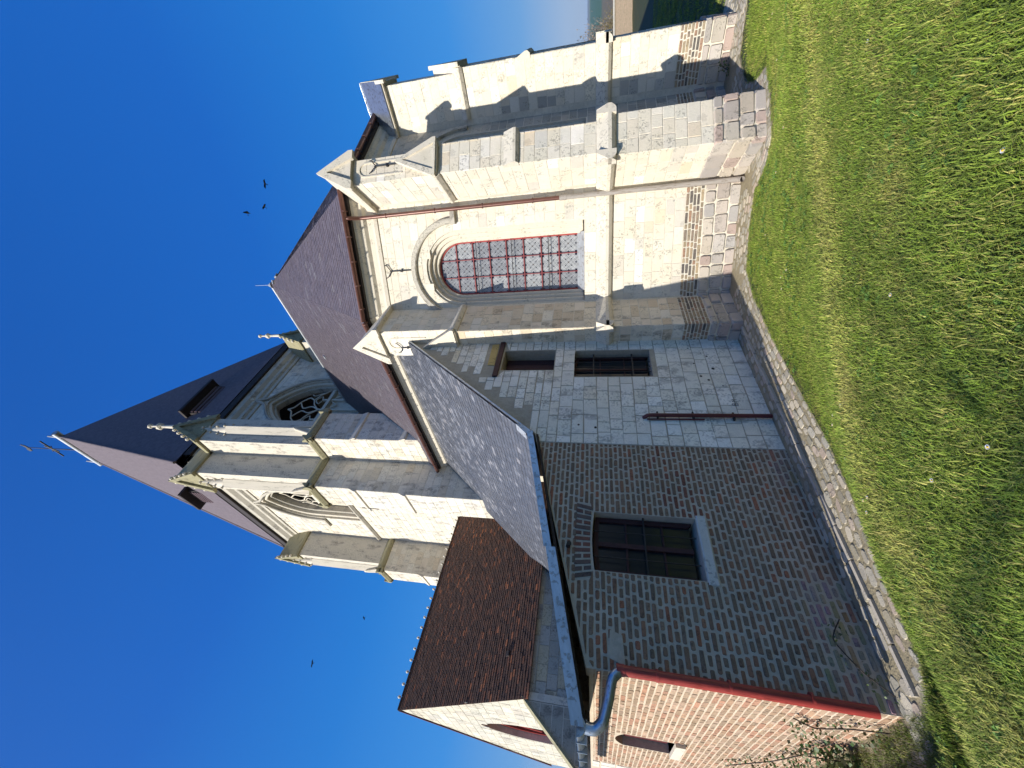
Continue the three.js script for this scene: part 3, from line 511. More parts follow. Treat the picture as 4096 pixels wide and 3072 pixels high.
// eaves: board, gutter, downpipe
const apex = V(-5.69, 14.72, -11.3), EV = 8.36, OV = .30;
{
  const off = facets.map(([a, b, deg]) => { const r = deg * Math.PI / 180; return { a, b, n: [Math.sin(r), Math.cos(r)] }; });
  const cor = []; const isec = (p, q, d) => { const det = p.n[0] * q.n[1] - p.n[1] * q.n[0], c1 = p.n[0] * p.a[0] + p.n[1] * p.a[1] + d, c2 = q.n[0] * q.a[0] + q.n[1] * q.a[1] + d; return [(c1 * q.n[1] - c2 * p.n[1]) / det, (p.n[0] * c2 - q.n[0] * c1) / det]; };
  const ringAt = d => { const r = [[-12.2, -7.45 + d]]; for (let i = 0; i < 5; i++) r.push(isec(off[i], off[i + 1], d)); r.push([-12.2, -15.15 - d]); return r; };
  const e = ringAt(OV), gt = ringAt(OV + .07), ib = ringAt(.03);
  const roof = choir.part('roof', (() => { const L = [], top2 = V(-12.2, 14.72, -11.3); for (let i = 0; i < 6; i++) { const a = V(e[i][0], EV, e[i][1]), b = V(e[i + 1][0], EV, e[i + 1][1]); L.push(i === 0 || i === 5 ? (i === 0 ? [a, b, apex, top2] : [a, b, top2, apex]) : [a, b, apex]); } return quadGeo(L); })(), M.roofBase);
  choir.roof = roof; choir.eaveRing = e;
  const slateCol = () => { const r = rnd(); return vary(r < .03 ? [.20, .18, .185] : pick([[.152, .126, .138], [.145, .120, .132], [.158, .133, .144], [.142, .118, .130]]), .05); };
  for (let i = 0; i < 4; i++) {
    const a = V(e[i][0], EV, e[i][1]), b = V(e[i + 1][0], EV, e[i + 1][1]), fr = roofFrame(a, b, apex), q = apex.clone().sub(a), H = q.dot(fr.t), sa = q.dot(fr.s), Lr = b.distanceTo(a);
    shingles(choir, 'slate', roof, fr, { t0: 0, t1: H - .02, e: .115, w: .2, th: .005, mat: M.slate, color: slateCol, spans: t => { const f = t / H; return [[i === 0 ? .02 : lerp(0, sa, f), lerp(Lr, sa, f)]]; } });
  }
  const fas = [], gut = [], br = [];
  for (let i = 0; i < 6; i++) {
    const a = e[i], b = e[i + 1], fr = wallFrame(a[0], a[1], facets[i][2]), L = Math.hypot(b[0] - a[0], b[1] - a[1]);
    fas.push(fbox(fr, 0, L, EV - .115, EV - .015, -.28, -.03));
    const ga = gt[i], gb = gt[i + 1], g = new THREE.CylinderGeometry(.072, .072, Math.hypot(gb[0] - ga[0], gb[1] - ga[1]), 12, 1, true, 0, Math.PI); // half round, open upwards
    g.rotateZ(Math.PI / 2); const q = new THREE.Matrix4().makeBasis(fr.s, fr.t, fr.n).setPosition((ga[0] + gb[0]) / 2, EV - .02, (ga[1] + gb[1]) / 2);
    g.rotateX(Math.PI); gut.push(nonIdx(g).applyMatrix4(q));
    if (i < 3) for (let k = .3; k < L; k += .55) br.push(fbox(fr, k - .012, k + .012, EV - .10, EV - .02, 0, .145));
  }
  choir.part('eaves_board', fas, M.darkWood); const G = choir.part('gutter', gut, M.copper); for (const b of br) choir.part('gutter_bracket', b, M.copper, G);
  choir.part('lead_apex', [nonIdx(new THREE.ConeGeometry(.13, .26, 10)).translate(apex.x, apex.y + .06, apex.z), rod(V(apex.x, apex.y, apex.z), V(apex.x + .02, apex.y + .7, apex.z), .007, 6)], M.lead, roof);
  choir.part('ridge_lead', rod(apex, V(-12.2, 14.73, -11.3), .05, 8), M.lead, roof);
  for (const [f, s, t] of [[1, .35, .93], [0, 3.6, .8], [2, .4, .9]]) { const a = V(e[f][0], EV, e[f][1]), b = V(e[f + 1][0], EV, e[f + 1][1]), fr = roofFrame(a, b, apex), H = apex.clone().sub(a).dot(fr.t), sa = apex.clone().sub(a).dot(fr.s); const px = f ? lerp(s, sa, t) + .15 : s, pt = H * t; choir.part('roof_vent', [fbox(fr, px - .07, px + .07, pt, pt + .13, 0, .06)], M.lead, roof); }
  // downpipe beside the tall buttress
  const { fr } = choirWalls[1], s = 2.28, pts = [fr.p(s, EV - .03, .36), fr.p(s, EV - .18, .33), fr.p(s, 7.7, .24), fr.p(s, 7.2, .2)];
  const dp = choir.part('downpipe', [tube([fr.p(s, EV - .03, .36), fr.p(s, EV - .14, .34), fr.p(s, EV - .3, .19), fr.p(s, EV - .5, .165)], .043, 18, 10), rod(fr.p(s, 3.4, .165), fr.p(s, EV - .48, .165), .043, 12)], M.copper);
  choir.part('lower_pipe', [rod(fr.p(s, .12, .165), fr.p(s, 3.42, .165), .05, 12), rod(fr.p(s, 3.30, .165), fr.p(s, 3.44, .165), .058, 12), tube([fr.p(s, .14, .165), fr.p(s, .08, .18), fr.p(s - .02, .05, .26)], .05, 8, 10)], M.greyPaint, dp);
  for (const t of [7.4, 6.2, 5.1, 4.0, 1.25, .35]) choir.part('pipe_bracket', [rod(fr.p(s, t - .012, .165), fr.p(s, t + .012, .165), .056, 12), fbox(fr, s - .012, s + .012, t - .012, t + .012, 0, .15)], t > 3.4 ? M.copper : M.greyPaint, dp);
}
choir.finish(300, { stone: 'distant_stones', slate: 'roof_slates', brick: 'distant_bricks' });

// ================================================================ the low wing (sacristy) in the angle: white stone and brick wall, steep slate lean-to
const wing = new Thing('sacristy', 'low sacristy wing with whitewashed stone and dark brick wall under a grey slate roof', 'sacristy', V(-8, 0, -4));
{
  const fr = wallFrame(-5.03, -.85, 90), BORD = 2.97, K0 = 3.14, SL = 1.222;          // s runs from the brick corner towards the choir
  const topAt = s => (s < K0 ? 2.86 + (3.76 - 2.86) * s / K0 : 3.76 + SL * (s - K0));
  const END = 6.35, winB = segArch(1.01, 1.79, 1.44, 2.74, .03), winL = segArch(4.56, 5.34, 1.67, 3.11, .07), hatch = [[4.76, 3.53], [5.38, 3.53], [5.38, 4.62], [4.76, 4.62]];
  const brickWall = wing.part('brick_wall', extr(fr, [[0, -.1], [BORD, -.1], [BORD, topAt(BORD) - .03], [0, topAt(0) - .03]], -.42, 0, [winB]), M.greyMortar);
  const stoneWall = wing.part('stone_wall', extr(fr, [[BORD, -.1], [END, -.1], [END, topAt(END) - .03], [K0, topAt(K0) - .03], [BORD, topAt(BORD) - .03]], -.42, .003, [winL, hatch]), M.cement);
  const wv = (s, t) => .026 * (vnoise(s / 16 + .3, t / 16 + .2, 16, 22, 601) - .5) + .010 * (vnoise(s / 16, t / 16, 52, 40, 607) - .5);
  // bricks, laid in rows of stretchers and headers
  const bs = t => { let b = [[.0, BORD]]; if (t > 2.86 - .05) b = [[Math.max(0, (t - 2.80) / (.9) * K0), BORD]]; if (t > 1.40 && t < 2.76) b = cutSpan(b, 1.01, 1.79); else if (t >= 2.76 && t < 3.0) b = cutSpan(b, .90 - .1 * (t - 2.76), 1.90 + .1 * (t - 2.76)); else if (t > 1.30 && t <= 1.40) b = cutSpan(b, .97, 1.83); return b.filter(q => q[1] - q[0] > .05); };
  masonry(wing, 'brick', brickWall, fr, { t0: -.04, t1: 3.66, h: () => rr(.068, .075), spans: bs, len: [.09, .21], off: r => (r % 2 ? .0 : .07), next: (r, q) => (r % 2 ? .205 : .116) * rr(.9, 1.1), gap: .0185, proud: [.003, .012], bev: .007, jit: .004, tilt: .004, edge: .006, round: .011, wave: wv, color: (s, t) => { let c = brickCol(); const red = sstep(.34, .12, Math.abs(t - 1.62 - .1 * Math.sin(s * 5))) * sstep(1.75, 1.95, s); if (rnd() < red * .55) c = vary([.27, .115, .075], .15); const salt = sstep(.48, .62, fbm(s / 9 + .2, t / 9 + .4, 14, 4, 621)) * sstep(1.25, .5, t + .25 * s); return c.map((q, i) => lerp(q, [.50, .47, .41][i], salt * rr(.15, .6))); }, mat: M.brick });
  for (let i = 0; i < 13; i++) {                                    // soldier arch over the window
    const f = (i + .5) / 13, c = lerp(.93, 1.87, f), lean = (f - .5) * .10, w = .028, y0 = 2.765 + .03 * 4 * f * (1 - f) * .9, two = i % 2;
    const col = () => vary(pick([[.26, .11, .075], [.21, .11, .085], [.17, .12, .10]]), .12), q = (a, b) => block(fr, [[c - w + lean * (a / .21), y0 + a], [c + w + lean * (a / .21), y0 + a], [c + w + lean * (b / .21), y0 + b], [c - w + lean * (b / .21), y0 + b]], -.012, rr(.006, .014), .007, col());
    if (two) { wing.piece('brick', brickWall, q(0, .10), M.brick); wing.piece('brick', brickWall, q(.115, .215), M.brick); } else wing.piece('brick', brickWall, q(0, .215), M.brick);
  }
  // whitewashed limestone, stepping down under the verge
  const ss = t => { let lo = BORD, b; if (t > 3.70) lo = K0 + (t - 3.72) / SL; b = [[lo, END]]; if (t > 1.66 && t < 3.16) b = cutSpan(b, 4.55, 5.35); if (t > 3.52 && t < 4.64) b = cutSpan(b, 4.75, 5.39); if (t >= 4.64 && t < 4.95) b = cutSpan(b, 4.55, 5.78); return b; };
  masonry(wing, 'stone', stoneWall, fr.at(0, 0, .003), { t0: .0, t1: 7.4, h: r => (r < 15 ? rr(.20, .245) : rr(.135, .18)), spans: ss, len: [.22, .44], gap: .010, proud: [.003, .009], bev: .005, jit: .004, tilt: .004, edge: .004, wave: wv, color: (s, t) => shadeLime(), mat: M.weather, skip: (s, t, a, b, ta, tb) => t > 3.9 && a < K0 + (tb - 3.72) / SL + .10 && s < K0 + (tb - 3.72) / SL + .42 });
  // voussoirs over the barred window
  wing.part('yellow_stone', extr(fr, [[4.90, 4.775], [5.62, 4.79], [5.60, 4.945], [4.92, 4.93]], -.01, .016, [], .004), mat('stone', lin(.62, .45, .17)), stoneWall, 'ochre yellow stone above the hatch');
  wing.part('lintel', fbox(fr, 4.56, 5.75, 4.655, 4.755, -.1, .045), M.wood, stoneWall);
  const ha = wing.part('hatch', fbox(fr, 4.77, 5.37, 3.54, 4.60, -.30, -.27), M.wood, stoneWall, 'dark red boarded hatch');
  for (let i = 0; i < 4; i++) wing.part('board', fbox(fr, 4.775 + i * .15, 4.917 + i * .15, 3.55, 4.59, -.28, -.258), M.wood, ha);
  // barred window
  const wl = wing.part('window', extr(fr, ringOf(segArch(4.565, 5.335, 1.68, 3.10, .07), segArch(4.62, 5.28, 1.74, 3.05, .05)), -.26, -.18), M.wood, wing.root, 'narrow barred window with segmental head');
  wing.part('pane', extr(fr, segArch(4.61, 5.29, 1.72, 3.06, .05), -.235, -.225), M.glassDark, wl);
  wing.part('mullion', fbox(fr, 4.93, 4.97, 1.72, 3.1, -.215, -.17), M.wood, wl); for (const t of [2.15, 2.62]) wing.part('glazing_bar', fbox(fr, 4.62, 5.28, t - .012, t + .012, -.215, -.19), M.wood, wl);
  for (let i = 0; i < 5; i++) wing.part('iron_bar', rod(fr.p(4.66 + i * .145, 1.66, -.10), fr.p(4.66 + i * .145, 3.14, -.10), .009, 6), M.iron, wl); for (const t of [2.0, 2.75]) wing.part('iron_bar', fbox(fr, 4.55, 5.35, t - .012, t + .012, -.115, -.095), M.iron, wl);
  // brick window with mesh and stone sill
  const wb = wing.part('window', extr(fr, ringOf(segArch(1.02, 1.78, 1.46, 2.72, .03), segArch(1.08, 1.72, 1.52, 2.67, .02)), -.22, -.14), M.wood, wing.root, 'wide dark window with brick arch and stone sill');
  wing.part('pane', extr(fr, segArch(1.07, 1.73, 1.5, 2.68, .02), -.19, -.18), M.glassDark, wb); wing.part('mullion', fbox(fr, 1.37, 1.43, 1.5, 2.69, -.17, -.12), M.wood, wb);
  for (const t of [1.85, 2.32]) wing.part('glazing_bar', fbox(fr, 1.08, 1.72, t - .014, t + .014, -.17, -.15), M.wood, wb); for (const s of [1.22, 1.56]) wing.part('iron_bar', rod(fr.p(s, 1.45, -.09), fr.p(s, 2.76, -.09), .008, 6), M.iron, wb); wing.part('iron_bar', fbox(fr, 1.01, 1.79, 2.08, 2.1, -.1, -.08), M.iron, wb);
  wing.part('stone_sill', extr(fr, [[.97, 1.31], [1.83, 1.31], [1.83, 1.43], [.97, 1.43]], -.2, .022, [], .01), mat('stone', lin(.66, .66, .62)), wb);
  // old drain pipe and conduit
  const op = wing.part('drainpipe', [rod(fr.p(3.58, .02, .055), fr.p(3.56, 1.80, .055), .032, 10), tube([fr.p(3.56, 1.78, .055), fr.p(3.555, 1.87, .05), fr.p(3.535, 1.94, .0)], .032, 8, 10)], M.darkRed, wing.root, 'dark red old drainpipe ending halfway up the white wall');
  wing.part('conduit', rod(fr.p(3.505, 1.0, .03), fr.p(3.49, 1.88, .03), .012, 8), M.darkRed, op); for (const t of [.55, 1.15, 1.7]) wing.part('pipe_bracket', [fbox(fr, 3.5, 3.64, t, t + .025, 0, .06)], M.iron, op);
  // letters cut into the white wall, small holes
  const cut = []; const L1 = (x, y, pts) => cut.push(tube(pts.map(p => fr.p(x + p[0], y + p[1], .0125)), .0035, 12, 5));
  L1(3.84, .42, [[0, 0], [0, .09]]); L1(3.84, .42, [[0, .09], [.04, .085], [.045, .06], [0, .048], [.05, .04], [.05, .01], [0, 0]]); L1(3.92, .42, [[0, 0], [0, .08], [.025, .04], [.05, .08], [.05, 0]]);
  for (const c of cut) wing.part('carved_letter', c, M.darkWood, stoneWall);
  for (const [s, t, r] of [[4.9, .92, .018], [4.55, .86, .024], [4.75, .62, .028], [5.1, .66, .02], [5.35, .95, .016], [4.3, .55, .014], [3.35, 3.0, .02], [3.3, 2.72, .024], [5.2, .75, .013], [4.45, .75, .022]]) wing.part('wall_hole', nonIdx(new THREE.CircleGeometry(r, 8)).applyMatrix4(fr.mat(fr.s, fr.t, fr.n, s, t, .0135)), M.iron, stoneWall);

  // --- south brick wall of the wing, turned a little
  const fs = wallFrame(-5.03, -.85, 6.8), slit = segArch(-3.1, -2.45, 1.65, 2.32, .12);
  const sw = wing.part('brick_wall', extr(fs, [[-7.2, -.1], [0, -.1], [0, 2.80], [-7.2, 2.80]], -.4, 0, [slit]), M.warmMortar, wing.root, 'sunlit pale brick wall');
  masonry(wing, 'brick', sw, fs, { t0: -.04, t1: 2.76, h: () => rr(.068, .074), spans: t => { let b = [[-4.62, 0]]; if (t > 1.6 && t < 2.46) b = cutSpan(b, -3.12, -2.43); return b; }, len: [.09, .21], next: (r, q) => ((q + r) % 2 ? .205 : .11) * rr(.9, 1.1), gap: .012, proud: [.002, .008], bev: .005, jit: .003, edge: .004, round: .008, wave: (a, b) => .25 * wv(a, b), color: paleBrick, mat: M.brick });
  masonry(wing, 'quoin_stone', sw, fs, { t0: 0, t1: 2.78, h: () => rr(.26, .34), spans: t => [[-5.15, -4.64]], len: [.3, .6], gap: .012, proud: [.006, .02], bev: .01, jit: .004, color: () => vary([.80, .74, .64], .06), mat: M.stone });
  const sl = wing.part('window', extr(fs, segArch(-3.09, -2.46, 1.66, 2.31, .12), -.16, -.12), M.darkRed, wing.root, 'small dark red shutter in sunlit brick wall'); for (let i = 0; i < 4; i++) wing.part('board', fbox(fs, -3.08 + i * .155, -2.94 + i * .155, 1.67, 2.3, -.122, -.105), M.darkRed, sl);
  wing.part('stone_sill', fbox(fs, -3.14, -2.40, 1.52, 1.65, -.3, .05), M.ashlar, sl);
  wing.part('wall_cement', extr(fr, [[.06, 2.42], [.34, 2.44], [.38, 2.57], [.12, 2.60]], -.01, .012), M.greyMortar, brickWall);

  // --- roofs
  const WX = -12.05, a0 = V(-4.99, 3.79, -3.93), up = V(-4.99, 8.02, -7.40);
  const steep = wing.part("roof", quadGeo([[V(WX, 3.79, -3.93), a0, up, V(WX, 8.02, -7.40)]]), M.roofBase, wing.root, 'steep blue grey slate slope');
  const rf = roofFrame(V(WX, 3.79, -3.93), a0, up), RL = a0.x - WX;
  const slateG = (s, t) => { const r = rnd() / (.25 + 1.9 * sstep(.40, .66, fbm(s / 12 + .1, t / 12 + .1, 14, 3, 611, 1, .4))); return vary(r < .12 ? [.21, .22, .245] : r < .17 ? [.30, .30, .315] : pick([[.120, .130, .152], [.138, .148, .172], [.110, .119, .140]]), .07); };
  shingles(wing, 'slate', steep, rf, { t0: -.02, t1: 5.42, e: .105, w: .165, th: .0055, mat: M.slate, color: slateG, spans: t => [[.0, RL]] });
  const eLow = V(-4.93, 2.965, -.42), lowA = V(-4.93, 3.79, -3.93);
  const shallow = wing.part('roof', quadGeo([[V(WX, 2.93, -.42 + .0), V(-4.95, 2.93, -.42), V(-4.95, 3.765, -3.97), V(WX, 3.765, -3.97)]]), M.roofBase, wing.root, 'shallow slate skirt of the lean-to');
  const rs = roofFrame(V(WX, 2.935, -.42), V(-4.95, 2.935, -.42), V(-4.95, 3.77, -3.97)); shingles(wing, 'slate', shallow, rs, { t0: 0, t1: 3.62, e: .105, w: .165, th: .0055, mat: M.slate, color: slateG, spans: t => [[0, RL + .0]] });
  // zinc verge on the brick wall, lead verge and flashing
  const vg = (z0, y0, z1, y1, h, x0, x1) => quadGeo([[V(x1, y0 - h, z0), V(x1, y0 - h, z1).setY(y1 - h), V(x1, y1, z1), V(x1, y0, z0)], [V(x1, y0, z0), V(x1, y1, z1), V(x0, y1, z1), V(x0, y0, z0)], [V(x0, y0 - h, z0), V(x0, y1 - h, z1), V(x1, y1 - h, z1), V(x1, y0 - h, z0)]]);
  wing.part('zinc_verge', [vg(-.36, 2.965, -2.05, 3.36, .125, -5.1, -4.90), vg(-2.05, 3.385, -3.96, 3.85, .10, -5.1, -4.905)], M.zinc);
  wing.part('verge_board', [vg(-.40, 2.86, -3.95, 3.70, .04, -5.05, -4.985)], M.darkWood);
  wing.part('lead_corner', [vg(-3.90, 3.86, -4.10, 4.06, .11, -5.08, -4.91)], M.lead);
  wing.part('verge_slates', [vg(-3.98, 3.81, -7.15, 7.70, .035, -5.02, -4.945)], M.zinc);
  wing.part('lead_flashing', quadGeo([[V(-5.4, 7.95, -7.34), V(-5.4, 8.06, -7.44), V(WX, 8.06, -7.44), V(WX, 7.95, -7.34)]]), M.lead);
  // eaves gutter, swan neck and red downpipe
  const gw = new THREE.CylinderGeometry(.085, .085, 4.3, 14, 1, true, 0, Math.PI); gw.rotateZ(Math.PI / 2); gw.rotateX(Math.PI);
  const gfr = wallFrame(-4.96, -.37, 6.8, 2.91), gm = gfr.mat(gfr.s, gfr.t, gfr.n, -2.15, 0, 0);
  const cap = new THREE.CircleGeometry(.085, 16, Math.PI, Math.PI); const capM = gfr.mat(gfr.n.clone().negate(), gfr.t, gfr.s, .0, 0, 0);
  const gu = wing.part('gutter', [nonIdx(gw).applyMatrix4(gm), nonIdx(cap).applyMatrix4(capM)], M.zinc);
  for (let k = .2; k < 4.2; k += .42) wing.part('gutter_bracket', fbox(gfr, -k - .012, -k + .012, -.095, .01, -.095, .095), M.zinc, gu);
  const px = -4.945, pz = -.86;
  wing.part('swan_neck', tube([V(-5.03, 2.86, -.37), V(-5.025, 2.74, -.37), V(-5.0, 2.66, -.44), V(-4.97, 2.60, -.62), V(px, 2.56, -.78), V(px, 2.48, pz)], .052, 30, 12), M.zinc, gu);
  const dp = wing.part('downpipe', [rod(V(px, .24, pz + .02), V(px, 2.5, pz), .050, 14), rod(V(px, 2.44, pz), V(px, 2.52, pz), .056, 14)], M.redPaint, wing.root, 'bright red downpipe on the brick corner');
  for (const t of [2.12, 1.45, .75]) wing.part('pipe_bracket', rod(V(px, t - .012, pz), V(px, t + .012, pz), .058, 14), M.redPaint, dp);
  wing.part('back_wall', fbox(wallFrame(-5.03, -7.4, 0), -7.0, -.4, -.1, 3.7, 0, .1), M.cement);
  wing.part('vent_stub', rod(fr.p(1.28, 3.08, 0), fr.p(1.28, 3.06, .10), .03, 10), M.iron, brickWall);
}
wing.finish(300, { stone: 'small_stones', brick: 'small_bricks', slate: 'small_slates' });

// ================================================================ south chapel with brown tiled roof
const chapel = new Thing('south_chapel', 'stone chapel with brown clay tile roof and pale gable', 'chapel', V(-15.5, 0, -4));
{
  const fr = wallFrame(-15.3, -.71, 6.606), HW = 3.88, YE = 4.40, YA = 8.86, D = 7.6;
  const hw = archHalf(.86, 4.4, 1.72), hole = pointArch(.22, .80, 2.2, 4.4, 1.72);
  const gw = chapel.part('gable_wall', extr(fr, [[-HW, -.1], [HW, -.1], [HW, YE], [0, YA], [-HW, YE]], -.5, 0, [hole]), M.limeMortar);
  masonry(chapel, 'stone', gw, fr, { t0: 2.2, t1: 8.7, h: () => rr(.22, .30), spans: t => { const e = t < YE ? HW : HW * (YA - t) / (YA - YE); let b = [[-e, e]]; const h = t < 4.4 ? .82 : hw(t); if (h > 0) b = cutSpan(b, .22 - h, .22 + h); return b.filter(q => q[1] - q[0] > .06); }, len: [.3, .55], gap: .007, proud: [.003, .009], bev: .004, jit: .002, edge: .0, color: (s, t) => { const e = HW * (YA - t) / (YA - YE); return Math.abs(s) > e - .55 ? vary([.70, .65, .53], .05) : vary(pick([[.76, .71, .60], [.70, .66, .56], [.64, .60, .52]]), .07); }, mat: M.weather });
  const w = chapel.part('window', extr(fr, ringOf(pointArch(.22, .80, 2.2, 4.4, 1.72), pointArch(.22, .69, 2.26, 4.4, 1.50)), -.30, -.16), M.redPaint, chapel.root, 'pointed gable window with red frame');
  chapel.part('pane', extr(fr, pointArch(.22, .75, 2.25, 4.4, 1.61), -.33, -.32), M.glassDark, w); chapel.part('mullion', [fbox(fr, .18, .26, 2.25, 5.3, -.29, -.2), tube([fr.p(-.35, 4.3, -.22), fr.p(-.1, 4.9, -.22), fr.p(.22, 5.2, -.22), fr.p(.54, 4.9, -.22), fr.p(.79, 4.3, -.22)], .04, 20, 6)], M.redPaint, w);
  const ew = new Frame(fr.p(HW, 0, 0), fr.n.clone().negate(), fr.t, fr.s.clone());
  const ewall = chapel.part('side_wall', fbox(ew, .01, D, -.1, YE - .02, -.5, 0), M.cement);
  masonry(chapel, 'stone', ewall, ew, { t0: 2.9, t1: 4.36, h: () => rr(.2, .28), spans: t => [[.02, 4.2]], len: [.3, .6], gap: .009, proud: [.003, .01], bev: .005, jit: .003, color: () => vary(pick([[.55, .52, .45], [.48, .46, .40], [.62, .55, .40], [.42, .40, .36]]), .06), mat: M.weather });
  chapel.part('side_wall', fbox(new Frame(fr.p(-HW, 0, 0), fr.n, fr.t, fr.s.clone().negate()), -D, -.01, -.1, YE - .02, -.5, 0), M.cement);
  // sloping buttress at the corner
  const bt = chapel.part('buttress', extr(ew.at(0, 0, 0), [[-.02, -.1], [-.02, 4.36], [-.98, 3.16], [-.98, -.1]].reverse(), -.55, .01), M.limeMortar);
  chapel.part('coping', extr(ew.at(0, 0, 0), [[.02, 4.42], [-1.06, 3.10], [-1.06, 3.03], [.02, 4.33]], -.6, .05), M.moss, bt);
  masonry(chapel, 'stone', bt, ew.at(0, 0, .01), { t0: 2.4, t1: 4.2, h: () => rr(.22, .3), spans: t => [[t > 3.1 ? -(4.34 - t) / 1.25 : -.98, -.03]], len: [.3, .5], gap: .008, proud: [.002, .006], bev: .004, jit: .002, color: () => vary([.46, .43, .36], .08), mat: M.weather });
  chapel.part('quoin', fbox(ew, -.01, .0 + .14, 2.4, 4.36, .0, .018), M.ashlar, ewall);
  // roof
  const A = fr.p(HW + .16, YE - .17, .03), B = fr.p(HW + .16, YE - .17, -D), R1 = fr.p(0, YA + .06, .03), R2 = fr.p(0, YA + .06, -D), A2 = fr.p(-HW - .16, YE - .17, .03), B2_ = fr.p(-HW - .16, YE - .17, -D);
  const roof = chapel.part('roof', quadGeo([[A, B, R2, R1], [B2_, A2, R1, R2]]), mat('brick', lin(.085, .045, .03)));
  const rf = roofFrame(A, B, R1), H = R1.clone().sub(A).dot(rf.t);
  shingles(chapel, 'roof_tile', roof, rf, { t0: 0, t1: H - .02, e: .098, w: .16, th: .011, mat: M.tile, color: () => { const r = rnd(); return vary(r < .035 ? [.30, .105, .045] : r < .16 ? [.155, .060, .032] : pick([[.085, .041, .027], [.070, .036, .026], [.102, .046, .028]]), .16); }, spans: t => [[0, D]] });
  for (let k = 0; k < 22; k++) { const n0 = .03 - k * .345, g = new THREE.CylinderGeometry(.10, .10, .335, 10, 1, true, -Math.PI / 2, Math.PI); g.rotateX(Math.PI / 2); const q = fr.mat(fr.s, fr.t, fr.n, 0, YA + .05, n0 - .17); chapel.part('ridge_tile', nonIdx(g).applyMatrix4(q), mat('brick', lin(.09, .05, .035)), roof); const m = new THREE.SphereGeometry(.065, 8, 6); m.scale(.8, .8, .7); chapel.part('mortar_joint', nonIdx(m).applyMatrix4(fr.mat(fr.s, fr.t, fr.n, 0, YA + .155, n0 - .345)), M.limeMortar, roof); }
  for (const [s, t] of [[1.0, .9], [4.0, .75]]) chapel.part('roof_vent', [fbox(rf, s - .06, s + .06, t, t + .12, .02, .065)], M.darkWood, roof);
  chapel.part('verge_board', [quadGeo([[fr.p(-HW - .16, YE - .19, .04), fr.p(0, YA + .03, .04), fr.p(0, YA - .07, .04), fr.p(-HW - .08, YE - .22, .04)]])], M.darkRed, roof);
}
chapel.finish(300, { stone: 'distant_stones', roof_tile: 'roof_tiles' });

